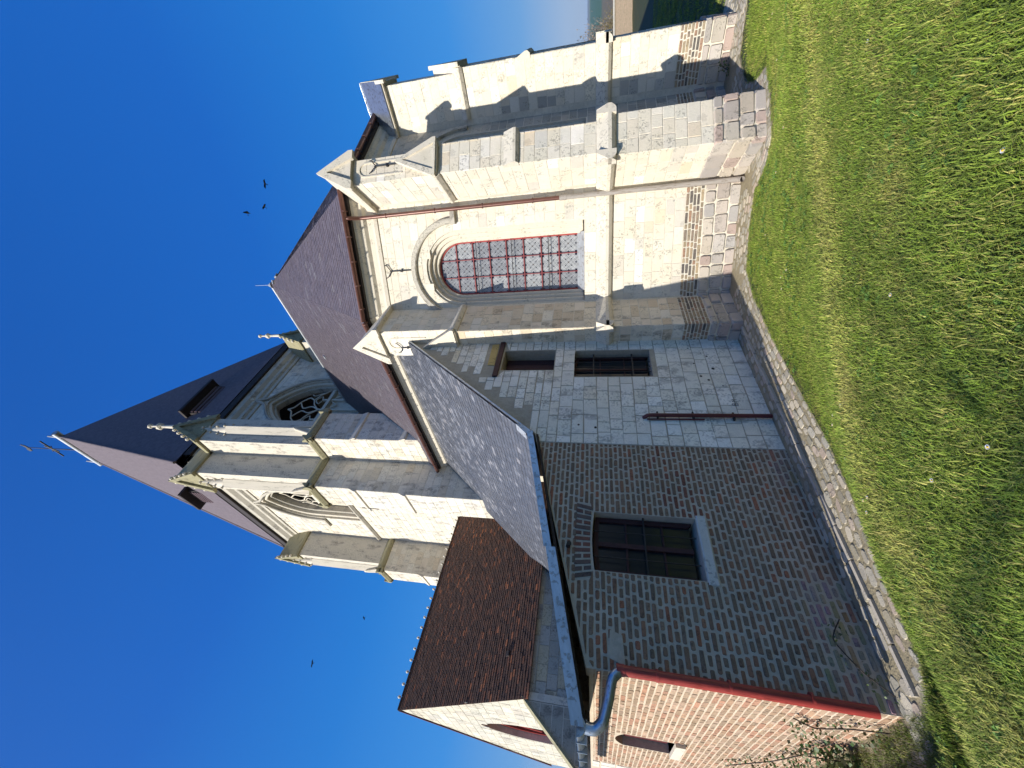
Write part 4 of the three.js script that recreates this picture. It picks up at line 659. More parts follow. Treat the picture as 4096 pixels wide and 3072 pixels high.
// ================================================================ the tower
const tower = new Thing('church_tower', 'tall limestone church tower with pinnacled buttresses and steep slate hipped spire roof', 'church tower', V(-16.4, 0, -11.7));
{
  const TE = -12.4, TS = -7.7, TW = -20.4, TN = -15.7, YW = 20.9;
  const fS = wallFrame(TW, TS, 0), fE = wallFrame(TE, TS, 90), LS = TE - TW, LE = TS - TN;
  const winS = { c: 4.35, w: 1.32, y0: 14.55, sp: 17.3, H: 2.5 }, winE = { c: 3.75, w: 1.6, y0: 14.0, sp: 16.9, H: 2.75 };
  const face = (fr, L, q) => {
    const o = tower.part('tower_wall', extr(fr, [[0, -.1], [L, -.1], [L, YW], [0, YW]], -.8, 0, [pointArch(q.c, q.w, q.y0, q.sp, q.H)]), M.towerStone);
    const ah = archHalf(q.w + .02, q.sp, q.H + .02);
    masonry(tower, 'stone', o, fr, { t0: fr === fS ? 7 : 9, t1: 20.5, h: () => rr(.28, .36), spans: t => { let b = [[.05, L - .05]]; if (t > q.y0 - .05) { const h = t < q.sp ? q.w + .02 : ah(t); if (h > 0) b = cutSpan(b, q.c - h, q.c + h); } return b; }, len: [.4, .75], gap: .012, proud: [.003, .012], bev: .005, jit: .003, color: () => vary(pick([[.82, .76, .65], [.80, .74, .63], [.84, .785, .68], [.77, .71, .60]]), .03), mat: M.weather });
    const w = tower.part('window', extr(fr, ringOf(pointArch(q.c, q.w + .02, q.y0, q.sp, q.H + .02, 12), pointArch(q.c, q.w - .13, q.y0, q.sp, q.H - .19, 12)), -.55, -.10, [], .03), M.ashlar, tower.root, 'pointed belfry window with flowing tracery');
    tower.part('arch_moulding', extr(fr, ringOf(pointArch(q.c, q.w - .12, q.y0, q.sp, q.H - .17, 12), pointArch(q.c, q.w - .23, q.y0, q.sp, q.H - .34, 12)), -.62, -.28, [], .03), M.ashlarGrey, w);
    // ogee hood with finial
    const hp = pointArch(q.c, q.w + .12, q.sp - .4, q.sp, q.H + .1, 10), hood = []; for (const p of hp) hood.push(fr.p(p[0], p[1], .06));
    const mid = hp.length >> 1; hood.splice(mid, 1, fr.p(q.c - .12, q.sp + q.H + .22, .08), fr.p(q.c, q.sp + q.H + .75, .1), fr.p(q.c + .12, q.sp + q.H + .22, .08));
    tower.part('hood_mould', tube(hood, .075, 60, 6), M.ashlarGrey, w);
    tower.part('finial', [nonIdx(new THREE.IcosahedronGeometry(.16, 0)).translate(fr.p(q.c, q.sp + q.H + .85, .12).x, q.sp + q.H + .85, fr.p(q.c, 0, .12).z)], M.ashlar, w);
    for (const e of [-1, 1]) tower.part('label_stop', fbox(fr, e > 0 ? q.c + q.w + .05 : q.c - q.w - .8, e > 0 ? q.c + q.w + .8 : q.c - q.w - .05, q.sp - .52, q.sp - .38, 0, .12), M.ashlarGrey, w);
    // transom, blind lower lights, tracery
    const wi = q.w - .22, d = -.55, y1 = q.sp - .35;
    tower.part('transom', fbox(fr, q.c - wi - .05, q.c + wi + .05, y1 - .09, y1 + .09, d - .06, d + .12), M.ashlar, w);
    tower.part('blind_panel', fbox(fr, q.c - wi - .05, q.c + wi + .05, q.y0, y1 - .05, d - .2, d - .08), M.towerStone, w);
    for (const k of [-1, 0, 1]) tower.part('mullion', fbox(fr, q.c + k * wi * .5 - .045, q.c + k * wi * .5 + .045, q.y0, q.sp + .1, d - .08, d + .06), M.ashlar, w);
    const P = (x, y) => fr.p(q.c + x * wi, y, d), br = [];
    for (const k of [-1, 1]) {
      br.push(tube([P(k * 1, q.sp), P(k * .75, q.sp + .42), P(k * .5, q.sp + .62)], .04, 10, 6), tube([P(0, q.sp), P(k * .25, q.sp + .42), P(k * .5, q.sp + .62)], .04, 10, 6));
      br.push(tube([P(k * .5, q.sp + .62), P(k * .62, q.sp + .95), P(k * .42, q.sp + 1.3), P(k * .1, q.sp + 1.55), P(0, q.sp + 1.85)], .04, 14, 6), tube([P(0, q.sp), P(k * .16, q.sp + .5), P(k * .06, q.sp + .95), P(k * .34, q.sp + 1.32)], .038, 12, 6));
      br.push(tube([P(k * .5, q.sp + .1), P(k * .7, q.sp + .25), P(k * .5, q.sp + .5), P(k * .3, q.sp + .25), P(k * .5, q.sp + .1)], .03, 14, 5), tube([P(k * .9, q.sp + .3), P(k * .72, q.sp + .75), P(k * .8, q.sp + .95)], .03, 8, 5));
      for (const m of [.25, .75]) br.push(tube([P(k * (m - .2), y1 - .12), P(k * m, y1 - .55), P(k * (m + .2), y1 - .12)], .035, 10, 5));
    }
    for (const b of br) tower.part('tracery', b, M.ashlar, w);
    tower.part('sill_band', mould(fr, [[-.05, q.y0 + .02], [.02, q.y0 + .02], [.14, q.y0 - .14], [.14, q.y0 - .2], [.05, q.y0 - .28], [-.05, q.y0 - .28]], .1, L - .1), M.ashlarGrey, o);
    tower.part('cornice', mould(fr, [[-.05, 19.9], [.06, 19.95], [.06, 20.15], [.16, 20.25], [.16, 20.45], [.30, 20.62], [.30, 20.95], [-.05, 20.95]], -.3, L + .3), M.ashlarGrey, o);
    return o;
  };
  const wS = face(fS, LS, winS); face(fE, LE, winE);
  tower.part('tower_wall', [fbox(fS, 0, .8, -.1, YW, -LE, -.81), fbox(fS, .81, LS - .81, -.1, YW, -LE, -LE + .8)], M.towerStone);
  tower.part('belfry_floor', fbox(fS, .8, LS - .8, 13.5, 13.8, -LE + .8, -.8), M.darkWood);
  // buttresses with attached pinnacles
  const crock = [];
  const butt = (fr, w, D1, D2, y0, opt = {}) => {
    const h = w / 2, yc = opt.yc || 13.15;
    const core = tower.part('buttress', [fbox(fr, -h, h, y0, 9.3, -.3, D1 + .10), fbox(fr, -h, h, 9.3, 11.3, -.3, D1 + .05), fbox(fr, -h, h, 11.3, yc, -.3, D1), fbox(fr, -h + .04, h - .04, yc, 18.9, -.3, D2)], M.towerStone);
    const ST = [[-.05, yc + .28], [.0, yc + .28], [.15, yc + .04], [.15, yc - .03], [.06, yc - .14], [-.05, yc - .14]], FS = y => [[-.03, y + .25], [.0, y + .25], [.10, y], [.10, y - .05], [.02, y - .10], [-.03, y - .10]];
    const sides = [fr.at(0, 0, D1), new Frame(fr.p(h, 0, D1), fr.n.clone().negate(), fr.t, fr.s), new Frame(fr.p(-h, 0, 0), fr.n, fr.t, fr.s.clone().negate())];
    tower.part('string_course', [mould(sides[0], ST, -h - .15, h + .15), mould(sides[1], ST, -.149, D1), mould(sides[2], ST, 0, D1 + .149)], M.moss, core);
    for (const y of [9.3, 11.3]) tower.part('drip_course', mould(sides[0].at(0, 0, y < 10 ? .05 : .0), FS(y), -h - .0, h + .0), M.ashlar, core);
    sides.forEach((f, k) => {
      const a = k ? 0 : -h, b = k ? D1 : h;
      masonry(tower, 'stone', core, f.at(0, 0, k ? 0 : .0), { t0: Math.max(y0, 6.5), t1: yc - .12, h: () => rr(.28, .36), spans: t => { const e = k && t < 9.3 ? .1 : k && t < 11.3 ? .05 : 0; return [[k === 1 ? a - e : a, k === 2 ? b + e : b]]; }, base: 0, len: [.35, .7], gap: .011, proud: k ? [.003, .010] : [.003, .010], n0: -.02, bev: .005, jit: .003, edge: 0, color: () => vary(pick([[.80, .74, .62], [.77, .71, .595], [.82, .765, .655], [.73, .65, .52]]), .035), mat: M.weather, skip: (s, t) => k === 0 && t < 11.3 });
    });
    if (D1 < 3) for (const [ta, tb, e] of [[Math.max(y0, 6.5), 9.2, .10], [9.5, 11.2, .05]]) masonry(tower, 'stone', core, fr.at(0, 0, D1 + e), { t0: ta, t1: tb, h: () => rr(.28, .36), spans: t => [[-h, h]], len: [.35, .7], gap: .011, proud: [.003, .010], n0: -.02, bev: .005, jit: .003, edge: 0, color: () => vary(pick([[.86, .81, .71], [.80, .75, .65]]), .05), mat: M.weather });
    // gabled top with crockets and finial
    const g = tower.part('gable_cap', [extr(fr, [[-h - .06, 18.85], [h + .06, 18.85], [h + .06, 19.0], [0, 20.55], [-h - .06, 19.0]], -.2, D2 + .06), extr(fr, ringOf([[-h - .12, 18.8], [0, 20.75], [h + .12, 18.8]], [[-h + .1, 18.8], [0, 20.3], [h - .1, 18.8]]), D2 + .05, D2 + .16)], M.moss, core);
    const ico = (p, r) => nonIdx(new THREE.IcosahedronGeometry(r, 0)).translate(p.x, p.y, p.z);
    for (const e of [-1, 1]) for (let k = 1; k < 5; k++) { const f = k / 5; tower.part('crocket', ico(fr.p(e * (h + .14) * (1 - f), 18.85 + 1.9 * f + .08, D2 + .1), .085), M.ashlar, g); }
    if (opt.finial) tower.part('finial', [rod(fr.p(0, 20.6, D2 + .1), fr.p(0, 21.9, D2 + .1), .09, 6, .04), ico(fr.p(0, 21.4, D2 + .1), .17), ico(fr.p(0, 21.95, D2 + .1), .12)], M.ashlar, g);
    // attached diagonal pinnacle
    const q = .20, base = fr.p(0, 0, D2 + .02), sh = new THREE.BoxGeometry(q * 1.7, 4.3, q * 1.7); sh.rotateY(Math.PI / 4 + Math.atan2(fr.n.x, fr.n.z)); sh.translate(base.x, yc + 2.45, base.z);
    const sp = new THREE.ConeGeometry(q * 1.15, 1.9, 4); sp.rotateY(Math.atan2(fr.n.x, fr.n.z)); sp.translate(base.x, yc + 5.5, base.z);
    const pn = tower.part('pinnacle', [nonIdx(sh), nonIdx(sp)], M.ashlar, core);
    for (const a of [0, 1, 2, 3]) for (let k = 0; k < 4; k++) { const an = a * Math.PI / 2 + Math.PI / 4 * 0 + Math.atan2(fr.n.x, fr.n.z), rr_ = q * 1.15 * (1 - k / 4.4) + .03; tower.part('crocket', ico(V(base.x + Math.sin(an) * rr_, yc + 4.62 + k * .42, base.z + Math.cos(an) * rr_), .058), M.ashlar, core); }
    tower.part('corbel', [nonIdx(new THREE.ConeGeometry(.34, .7, 4)).rotateX(Math.PI).translate(base.x, yc + .05, base.z)], M.moss, core);
    // small gablet leaning on the string course
    tower.part('ogee_gablet', [tube([fr.p(-h * .9, yc + .1, D2 + .1), fr.p(-h * .35, yc + .35, D2 + .14), fr.p(0, yc + 1.25, D2 + .26), fr.p(h * .35, yc + .35, D2 + .14), fr.p(h * .9, yc + .1, D2 + .1)], .06, 24, 6)], M.ashlar, core);
    return core;
  };
  butt(wallFrame(TE, -8.03, 90), 1.26, 2.41, 1.95, 6.5, { finial: true });
  butt(wallFrame(-11.92, TS, 0), 1.27, 1.54, 1.25, 5.5);
  butt(wallFrame(-20.03, TS, 0), 1.27, 1.62, 1.30, 5.5, { yc: 13.6 });
  butt(wallFrame(TE, -15.35, 90), 1.26, 1.7, 1.4, 8, { finial: true });
  // eaves, spire roof with short lead ridge
  const e = [[-11.95, -7.25], [-20.9, -7.25], [-20.9, -16.15], [-11.95, -16.15]], Y0 = 21.35, R1 = V(-16.66, 40.9, -11.7), R2 = V(-19.8, 40.9, -11.7), EVP = e.map(p => V(p[0], Y0, p[1]));
  tower.part('eaves_board', [fbox(wallFrame(TW, TS, 0), -.46, LS + .42, 20.96, Y0 - .03, .0, .42), fbox(wallFrame(TE, TS, 90), -.42, LE + .4, 20.96, Y0 - .03, .0, .42), fbox(wallFrame(TW, TN, 180), -LS - .4, .44, 20.96, Y0 - .03, 0, .42)], M.darkWood);
  const roof = tower.part('roof', quadGeo([[EVP[0], R1, R2, EVP[1]].reverse(), [EVP[3], R1, EVP[0]].reverse(), [EVP[2], R2, R1, EVP[3]].reverse(), [EVP[1], R2, EVP[2]].reverse()]), M.roofSlateFar, tower.root, 'steep purple slate hipped roof');
  tower.part('ridge_lead', [rod(V(-16.2, 40.8, -11.7), V(-20.1, 40.8, -11.7), .22, 8)], M.lead, roof);
  for (const p of [R1, R2]) tower.part('ridge_finial', rod(V(p.x, 40.6, p.z), V(p.x, 42.1, p.z), .16, 8, .05), M.lead, roof);
  for (const [a, b] of [[EVP[0], R1], [EVP[1], R2]]) tower.part('hip_lead', rod(a, b, .07, 6), M.roofSlateFar, roof);
  const cx = -18.3, cross = tower.part('weather_cross', [rod(V(cx, 41, -11.7), V(cx, 46.4, -11.7), .045, 6, .03), rod(V(cx - .95, 43.9, -11.7), V(cx + .95, 43.9, -11.7), .05, 6), rod(V(cx - .35, 43.55, -11.7), V(cx + .35, 44.25, -11.7), .04, 6), rod(V(cx + .35, 43.55, -11.7), V(cx - .35, 44.25, -11.7), .04, 6)], M.iron, roof);
  const cock = shapeOf([[-.5, 0], [-.1, -.22], [.3, -.15], [.5, .25], [.42, .45], [.3, .25], [0, .18], [-.35, .5], [-.6, .45]]); tower.part('weathercock', nonIdx(new THREE.ExtrudeGeometry(cock, { depth: .05, bevelEnabled: false })).scale(.8, .8, 1).translate(cx, 46.6, -11.72), M.iron, cross);
  // dormers
  const dorm = (fr, c, y, w, h, n0, n1) => { const d = tower.part('dormer', [fbox(fr, c - w, c + w, y, y + h, n0, n1)], M.darkWood, roof); tower.part('dormer_roof', [extr(fr, [[c - w - .2, y + h], [c + w + .2, y + h], [c + w + .2, y + h + .16], [c - w - .2, y + h + .16]], n0 - .3, n1 + .40)], M.darkWood, d); const m = mat('slate', lin(.13, .085, .10)); for (let k = 0; k < 6; k++) tower.part('louvre', fbox(fr, c - w + .08, c + w - .08, y + .08 + k * h / 6.2, y + .08 + (k + .62) * h / 6.2, n1, n1 + .05), m, d); };
  dorm(wallFrame(-12.5, -11.7, 90), 0, 22.6, 1.05, 1.7, -.7, .0); dorm(wallFrame(-16.4, -7.85, 0), 0, 23.6, .6, 1.1, -.6, .0);
  // iron bar and rust patch on the south face
  tower.part('wall_tie', [rod(fS.p(4.6, 12.9, .05), fS.p(4.6, 13.8, .05), .02, 6), rod(fS.p(4.35, 13.4, .05), fS.p(4.85, 13.4, .05), .02, 6)], M.iron, wS);
}
tower.finish(300, { stone: 'distant_stones' });

// ================================================================ beyond the lawn
{ // boundary wall on the far side of the churchyard
  const o = V(0, 0, 0).addScaledVector(FW, 29).addScaledVector(RT, 19), fr = new Frame(o, RT.clone(), V(0, 1, 0), FW.clone().negate());
  const wt = tex(512, 1.4, (u, v) => { const r = Math.floor(v * 20), fv = v * 20 - r, f = fbm(u, v, 24, 3, 401), j = fv < .2; const h = fbm(u, v, 12, 2, 411, 1, 4); const t = j ? .85 : .62 + .3 * (h - .5) + .2 * (f - .5); return [t, t * (j ? .92 : .80 - .1 * (h - .5)), t * (j ? .78 : .60), j ? .3 : .7]; });
  TX.farwall = wt;
  const T = new Thing('boundary_wall', 'low weathered brick wall with pale coping bounding the churchyard', 'wall', o);
  T.part('wall_body', fbox(fr, 0, 30, -.3, 1.22, -.3, 0), mat('farwall', lin(.66, .60, .52)));
  T.part('coping', fbox(fr, 0, 30, 1.22, 1.32, -.34, .04), M.limeMortar);
}
function twigBush(name, label, cat, p, h, w, n, col, leafCol) {
  const T = new Thing(name, label, cat, p), tw = [], P = [], C = [], N = [];
  for (let i = 0; i < n; i++) {
    const a = rr(0, 6.28), l = rr(.5, 1) * h, lean = rr(.05, .5) * w; let q = p.clone(); const pts = [q.clone()];
    for (let k = 1; k <= 4; k++) { q = V(p.x + Math.cos(a) * lean * k / 4 + rr(-.1, .1), p.y + l * k / 4, p.z + Math.sin(a) * lean * k / 4 + rr(-.1, .1)); pts.push(q); }
    for (let k = 0; k < 4; k++) tw.push(rod(pts[k], pts[k + 1], .03 * (1 - k / 5) * h / 3, 4, .03 * (1 - (k + 1) / 5) * h / 3));
    for (let k = 0; k < 22; k++) { const b = pts[1 + Math.floor(rnd() * 4)], r = .35 * h / 3; const c = V(b.x + rr(-r, r), b.y + rr(-r, r), b.z + rr(-r, r)), s = .07 * h / 3; for (let v = 0; v < 3; v++) { P.push(c.x + rr(-s, s), c.y + rr(-s, s), c.z + rr(-s, s)); } }
  }
  T.part('twigs', tw, new THREE.MeshStandardMaterial({ color: col, roughness: 1 }));
  const g = new THREE.BufferGeometry(); g.setAttribute('position', new THREE.Float32BufferAttribute(P, 3)); g.computeVertexNormals(); const lf = T.part('leaves', g, new THREE.MeshStandardMaterial({ color: leafCol, roughness: 1, side: THREE.DoubleSide })); lf.userData.kind = 'stuff';
}
{ const at = (f, r, y = ground(0, 0) * 0) => V(0, y, 0).addScaledVector(FW, f).addScaledVector(RT, r);
  const pl = (f, r) => { const q = at(f, r); q.y = ground(q.x, q.z); return q; };
  twigBush('shrub', 'yellow green bare-twigged shrub behind the brick boundary wall', 'shrub', pl(40, 36.9), 2.4, 3.0, 40, lin(.16, .12, .05), lin(.22, .18, .05));
  twigBush('bare_tree', 'bare winter tree rising over the far fields', 'tree', pl(62, 56.2), 7.0, 5, 46, lin(.20, .17, .15), lin(.24, .20, .16));
  twigBush('thicket', 'brown leafless thicket below the boundary wall', 'thicket', pl(75, 74), 3.4, 7, 40, lin(.20, .13, .09), lin(.24, .15, .09));
}
{ // unseen tree added behind the viewer, one limb shaped to shade the near lawn
  const b = V(2.4, ground(2.4, 6.2) - .1, 6.2), T = new Thing('unseen_shade_tree', 'unseen bare tree added behind the viewer for its limb shadow on the lawn', 'tree', b), bark = mat('weather', lin(.16, .13, .10), { bump: .02 });
  const limb = (pts, r0, r1) => { const c = new THREE.CatmullRomCurve3(pts), L = [], n = 10; for (let i = 0; i < n; i++) L.push(rod(c.getPoint(i / n), c.getPoint((i + 1.04) / n), lerp(r0, r1, i / n), 9, lerp(r0, r1, (i + 1) / n))); return L; };
  const tr = T.part('trunk', limb([b, V(2.2, 3.0, 6.2), V(1.5, 4.6, 6.1), V(.6, 5.6, 6.3)], .2, .06), bark);
  T.part('limb', limb([V(.6, 5.6, 6.3), V(-1.56, 6.3, 7.66), V(-2.24, 6.6, 8.66), V(-2.9, 7.0, 9.8), V(-3.46, 7.3, 10.6), V(-4.2, 7.55, 11.5)], .05, .022), bark, tr);
  T.part('limb', limb([V(1.6, 4.5, 6.1), V(2.9, 6.0, 6.4), V(4.6, 7.2, 6.2), V(6.0, 7.8, 6.6)], .15, .05), bark, tr);
  T.part('limb', limb([V(.6, 5.6, 6.3), V(1.6, 7.2, 6.8), V(3.2, 8.8, 7.2)], .14, .04), bark, tr);
  for (let i = 0; i < 3; i++) { const t = rr(.6, 1), p = V(lerp(-1.56, -3.46, t), lerp(6.3, 7.3, t), lerp(7.52, 10.48, t)); T.part('twig', limb([p, p.clone().add(V(rr(-.4, .3), rr(.2, .5), rr(-.3, .4))), p.clone().add(V(rr(-.9, .5), rr(.5, 1.1), rr(-.6, .8)))], .022, .006), bark, tr); }
}
// birds
function bird(p, s, a, label) {
  const T = new Thing('bird', label, 'bird', p, 'dark birds flying round the church'), b = new THREE.SphereGeometry(1, 10, 8); b.scale(.05 * s, .045 * s, .13 * s); b.rotateY(a); b.translate(p.x, p.y, p.z);
  const body = T.part('body', nonIdx(b), M.iron), c = Math.cos(a), n = Math.sin(a);
  for (const e of [-1, 1]) T.part('wing', quadGeo([[V(p.x - n * .08 * s, p.y + .02, p.z - c * .08 * s), V(p.x + n * .09 * s, p.y + .02, p.z + c * .09 * s), V(p.x + c * e * .22 * s + n * .05 * s, p.y + .11 * s, p.z - n * e * .22 * s + c * .05 * s), V(p.x + c * e * .36 * s - n * .04 * s, p.y + .05 * s, p.z - n * e * .36 * s - c * .04 * s)]]), M.iron, body);
  T.part('tail', quadGeo([[V(p.x - n * .1 * s, p.y, p.z - c * .1 * s), V(p.x - n * .24 * s + c * .05 * s, p.y, p.z - c * .24 * s - n * .05 * s), V(p.x - n * .24 * s - c * .05 * s, p.y, p.z - c * .24 * s + n * .05 * s)]]), M.iron, body);
}
bird(V(-4.62, 22.26, -22.31), .8, .6, 'dark bird flying above the choir roof'); bird(V(-5.7, 22.64, -21.72), .7, 1.2, 'dark bird flying above the choir roof'); bird(V(-5.74, 23.39, -21.0), .8, 2.0, 'dark bird flying above the choir roof');
bird(V(-25.83, 17.11, -5.14), .5, .4, 'small dark bird in the sky above the brown tiled roof'); bird(V(-25.17, 18.9, -2.4), .6, 1.0, 'small dark bird in the sky above the brown tiled roof');

// ================================================================ grass
{
  function tuft(n, h, w, spread, lean) {
    const P = [], N = [];
    for (let i = 0; i < n; i++) {
      const a = rr(0, 6.28), r = spread * Math.sqrt(rnd()), x = r * Math.cos(a), z = r * Math.sin(a), d = rr(0, 6.28), l = h * rr(.5, 1.1), L = rr(.15, lean) * l, dx = Math.cos(d), dz = Math.sin(d), px = -dz * w / 2, pz = dx * w / 2;
      const m = [x + dx * L * .35, l * .6, z + dz * L * .35], t = [x + dx * L, l * rr(.8, 1), z + dz * L], b0 = [x - px, -.01, z - pz], b1 = [x + px, -.01, z + pz], m0 = [m[0] - px * .8, m[1], m[2] - pz * .8], m1 = [m[0] + px * .8, m[1], m[2] + pz * .8];
      P.push(...b0, ...b1, ...m1, ...b0, ...m1, ...m0, ...m0, ...m1, ...t);
    }
    const g = new THREE.BufferGeometry(); g.setAttribute('position', new THREE.Float32BufferAttribute(P, 3)); g.computeVertexNormals(); return g;
  }
  const gm = new THREE.MeshStandardMaterial({ color: 0xffffff, roughness: .75, side: THREE.DoubleSide });
  const sets = [[tuft(24, .050, .0046, .062, 1.15), 34000, 1.0, 5.0, 1], [tuft(20, .042, .0058, .08, 1.0), 34000, 3.4, 9.5, 1.1], [tuft(16, .045, .010, .13, 1.1), 24000, 8, 26, 1.2]];
  const m4 = new THREE.Matrix4(), qt = new THREE.Quaternion(), up = V(0, 1, 0), col = new THREE.Color(), hA = Math.atan2(FW.z, FW.x);
  sets.forEach(([geo, count, r0, r1, sc], si) => {
    const list = []; let tries = 0;
    while (list.length < count && tries++ < count * 4) {
      const r = Math.sqrt(lerp(r0 * r0, r1 * r1, rnd())), a = hA + rr(-1.02, 1.02), x = r * Math.cos(a), z = r * Math.sin(a), d = edgeDist(x, z);
      if (d < -.015 + .05 * (rnd() - .5) && !(x < -4.55 && z > -.8 + .12 * (-5.03 - x) && rnd() < .8)) continue; list.push([x, z, d, r]);
    }
    const im = new THREE.InstancedMesh(geo, gm, list.length); im.name = ['lawn_grass', 'lawn_grass_001', 'lawn_grass_002'][si];
    list.forEach(([x, z, d, r], i) => {
      const patch = fbm(x / 30 + .5, z / 30 + .5, 28, 3, 501), dry = fbm(x / 30 + .5, z / 30 + .5, 60, 3, 511), crest = Math.exp(-(((crestDist(x, z) - .03 + .06 * Math.sin(x * 2.1)) / .15) ** 2)) * sstep(-9, -6, z);
      const k = sc * rr(.6, 1.25) * (.30 + (d < -.06 ? .3 : 0) + .45 * sstep(0, .5, d) + .3 * sstep(-.6, .2, crestDist(x, z)) + .15 * crest + .45 * (patch - .45));
      qt.setFromAxisAngle(up, rr(0, 6.28)); m4.compose(V(x, d < 0 ? 0 : ground(x, z), z), qt, V(k * rr(.9, 1.2), k, k * rr(.9, 1.2))); im.setMatrixAt(i, m4);
      const s = sstep(.55, .85, dry) * .35 + .40 * crest + (rnd() < .2 ? rr(.3, .85) : rr(-.2, .18)), t = clamp(s, 0, 1), v = rr(.42, 1.5) * (.9 + .35 * patch) * (1 + .15 * crest) * (d < -.06 ? .6 : 1);
      col.setRGB(lerp(.148, .38, t) * v, lerp(.218, .33, t) * v, lerp(.019, .09, t) * v); im.setColorAt(i, col);
    });
    im.castShadow = im.receiveShadow = true; tag(im, ['long blades of green and straw coloured grass on the bank', 'mown green grass on the slope of the bank', 'short distant grass of the churchyard'][si], 'grass', null, 'stuff'); scene.add(im);
  });
  // flat rosettes of clover and plantain among the blades
  { const P = []; for (let i = 0; i < 9; i++) { const a = i / 9 * 6.283 + rr(-.2, .2), l = rr(.03, .05), w = rr(.008, .013), c = Math.cos(a), n = Math.sin(a), h = rr(.004, .018); P.push(0, .004, 0, c * l * .6 - n * w, h + .012, n * l * .6 + c * w, c * l, h, n * l, 0, .004, 0, c * l, h, n * l, c * l * .6 + n * w, h + .012, n * l * .6 - c * w); }
    const g = new THREE.BufferGeometry(); g.setAttribute('position', new THREE.Float32BufferAttribute(P, 3)); g.computeVertexNormals();
    const L = []; while (L.length < 1500) { const r = Math.sqrt(rr(1.4, 60)), a = hA + rr(-1, 1), x = r * Math.cos(a), z = r * Math.sin(a), d = edgeDist(x, z); if (d > .08 && fbm(x / 30 + .5, z / 30 + .5, 40, 3, 521) > .47) L.push([x, z]); }
    const im = new THREE.InstancedMesh(g, gm, L.length); im.name = 'lawn_weeds'; L.forEach(([x, z], i) => { const k = rr(.4, .9); qt.setFromAxisAngle(up, rr(0, 6.28)); m4.compose(V(x, ground(x, z) + rr(.008, .025), z), qt, V(k, k, k)); im.setMatrixAt(i, m4); const v = rr(.6, 1.2); col.setRGB(.10 * v, .20 * v, .03 * v); im.setColorAt(i, col); });
    im.castShadow = im.receiveShadow = true; tag(im, 'flat green clover and plantain leaves among the grass', 'weeds', null, 'stuff'); scene.add(im); }
  // daisies
  const onLawn = (X, Y) => { const r = (1536 - Y) / 1510, u = (2048 - X) / 1510, cp = Math.cos(PITCH), sp = Math.sin(PITCH), d = V(0, u * cp + sp, 0).addScaledVector(RT, r).addScaledVector(FW, cp - u * sp); for (let t = .5; t < 30; t += .02) { const x = d.x * t, z = d.z * t; if (EYE + d.y * t < ground(x, z) + .06) return [x, z]; } return null; };
  for (const [X, Y] of [[3950, 1788], [3726, 1921], [3355, 1622], [3326, 1660], [3462, 1990], [3450, 2003], [3470, 2050], [3330, 1700], [3090, 55], [3105, 240], [3130, 510], [3100, 690], [3060, 940], [3145, 1080], [3120, 1110], [3125, 1155], [3470, 165], [3380, 1835], [4020, 600], [3560, 1180]]) {
    const q = onLawn(X, Y); if (!q) continue; const [x, z] = q;
    const p = V(x, ground(x, z), z), T = new Thing('daisy', 'tiny white daisy in the grass of the bank', 'daisy', p, 'white daisies scattered over the bank'), h = rr(.045, .06), pet = [];
    for (let k = 0; k < 9; k++) { const b = k / 9 * 6.283, R = .012; pet.push([V(x, p.y + h, z), V(x + Math.cos(b - .3) * R, p.y + h + .003, z + Math.sin(b - .3) * R), V(x + Math.cos(b + .3) * R, p.y + h + .003, z + Math.sin(b + .3) * R)]); }
    T.part('petals', quadGeo(pet), M.daisy ||= new THREE.MeshStandardMaterial({ color: lin(.8, .8, .78), roughness: .8, side: THREE.DoubleSide }));
    T.part('stalk', rod(V(x, p.y - .01, z), V(x, p.y + h, z), .002, 4), M.stalk ||= new THREE.MeshStandardMaterial({ color: lin(.08, .14, .03) }));
    T.part('eye', nonIdx(new THREE.SphereGeometry(.005, 6, 4)).translate(x, p.y + h + .003, z), M.eye ||= new THREE.MeshStandardMaterial({ color: lin(.7, .45, .03) }));
  }
}
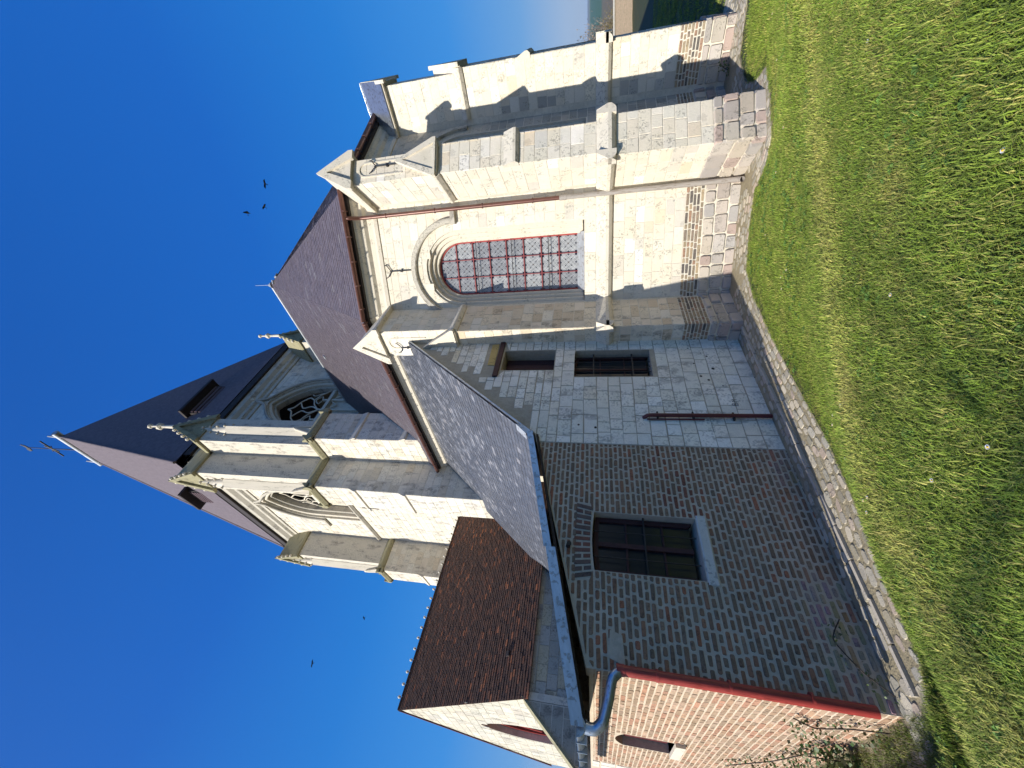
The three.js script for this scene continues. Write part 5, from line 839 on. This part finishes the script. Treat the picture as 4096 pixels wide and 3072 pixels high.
// ivy and weeds at the foot of the brick corner
{
  const leaf = (list, c, s) => { const d = V(rr(-1, 1), rr(-.2, 1), rr(-1, 1)).normalize(), e = V(rr(-1, 1), rr(-1, 1), rr(-1, 1)).cross(d).normalize(); list.push([c.clone(), c.clone().addScaledVector(d, s * .5).addScaledVector(e, s * .42), c.clone().addScaledVector(d, s), c.clone().addScaledVector(d, s * .5).addScaledVector(e, -s * .42)]); };
  const gl = [lin(.055, .11, .025), lin(.08, .13, .03), lin(.10, .105, .045)].map(c => new THREE.MeshStandardMaterial({ color: c, roughness: .55, side: THREE.DoubleSide }));
  const plant = (name, label, base, pts, n, s, rad, mi) => { const T = new Thing(name, label, 'plant', base), L = [], st = tube(pts, .006, 24, 5); T.part('stem', st, M.darkWood); const cv = new THREE.CatmullRomCurve3(pts); for (let i = 0; i < n; i++) { const c = cv.getPoint(rnd()); leaf(L, c.add(V(rr(-rad, rad), rr(-rad, rad), rr(-rad, rad) + rad * .4)), s * rr(.6, 1.2)); } for (let k = 0; k < 3; k++) T.part('leaves', quadGeo(L.filter((q, i) => i % 3 === k)), gl[k]).userData.kind = 'stuff'; };
  const fs = wallFrame(-5.03, -.85, 6.8);
  plant('ivy', 'ivy climbing the sunlit brick wall beside the red downpipe', fs.p(-.35, .1, .05), [fs.p(-.3, .0, .06), fs.p(-.4, .3, .05), fs.p(-.55, .55, .05), fs.p(-.35, .8, .05)], 200, .038, .11);
  plant('ivy', 'dark ivy trailing along the foot of the sunlit brick wall', fs.p(-2.0, .3, .05), [fs.p(-1.1, .1, .06), fs.p(-1.5, .35, .06), fs.p(-2.1, .55, .06), fs.p(-2.8, .95, .06)], 380, .04, .11);
  plant('weed_clump', 'bright green weed clump below the sunlit brick wall', fs.p(-1.25, 0, .12), [fs.p(-1.15, 0, .12), fs.p(-1.2, .2, .14), fs.p(-1.3, .42, .12)], 260, .055, .13);
  const fw_ = wallFrame(-5.03, -.85, 90); plant('ivy', 'small ivy in the shade at the foot of the dark brick wall', fw_.p(.3, 0, .04), [fw_.p(.12, .0, .05), fw_.p(.3, .2, .04), fw_.p(.55, .35, .04), fw_.p(.75, .22, .04)], 60, .034, .08);
  plant('weed_clump', 'small weeds at the cobbles by the zinc capped buttress', V(-1.2, 0, -10.5), [V(-1.3, 0, -10.75), V(-1.25, .1, -10.7), V(-1.2, .16, -10.68)], 50, .05, .07);
}
renderer.render(scene, camera);
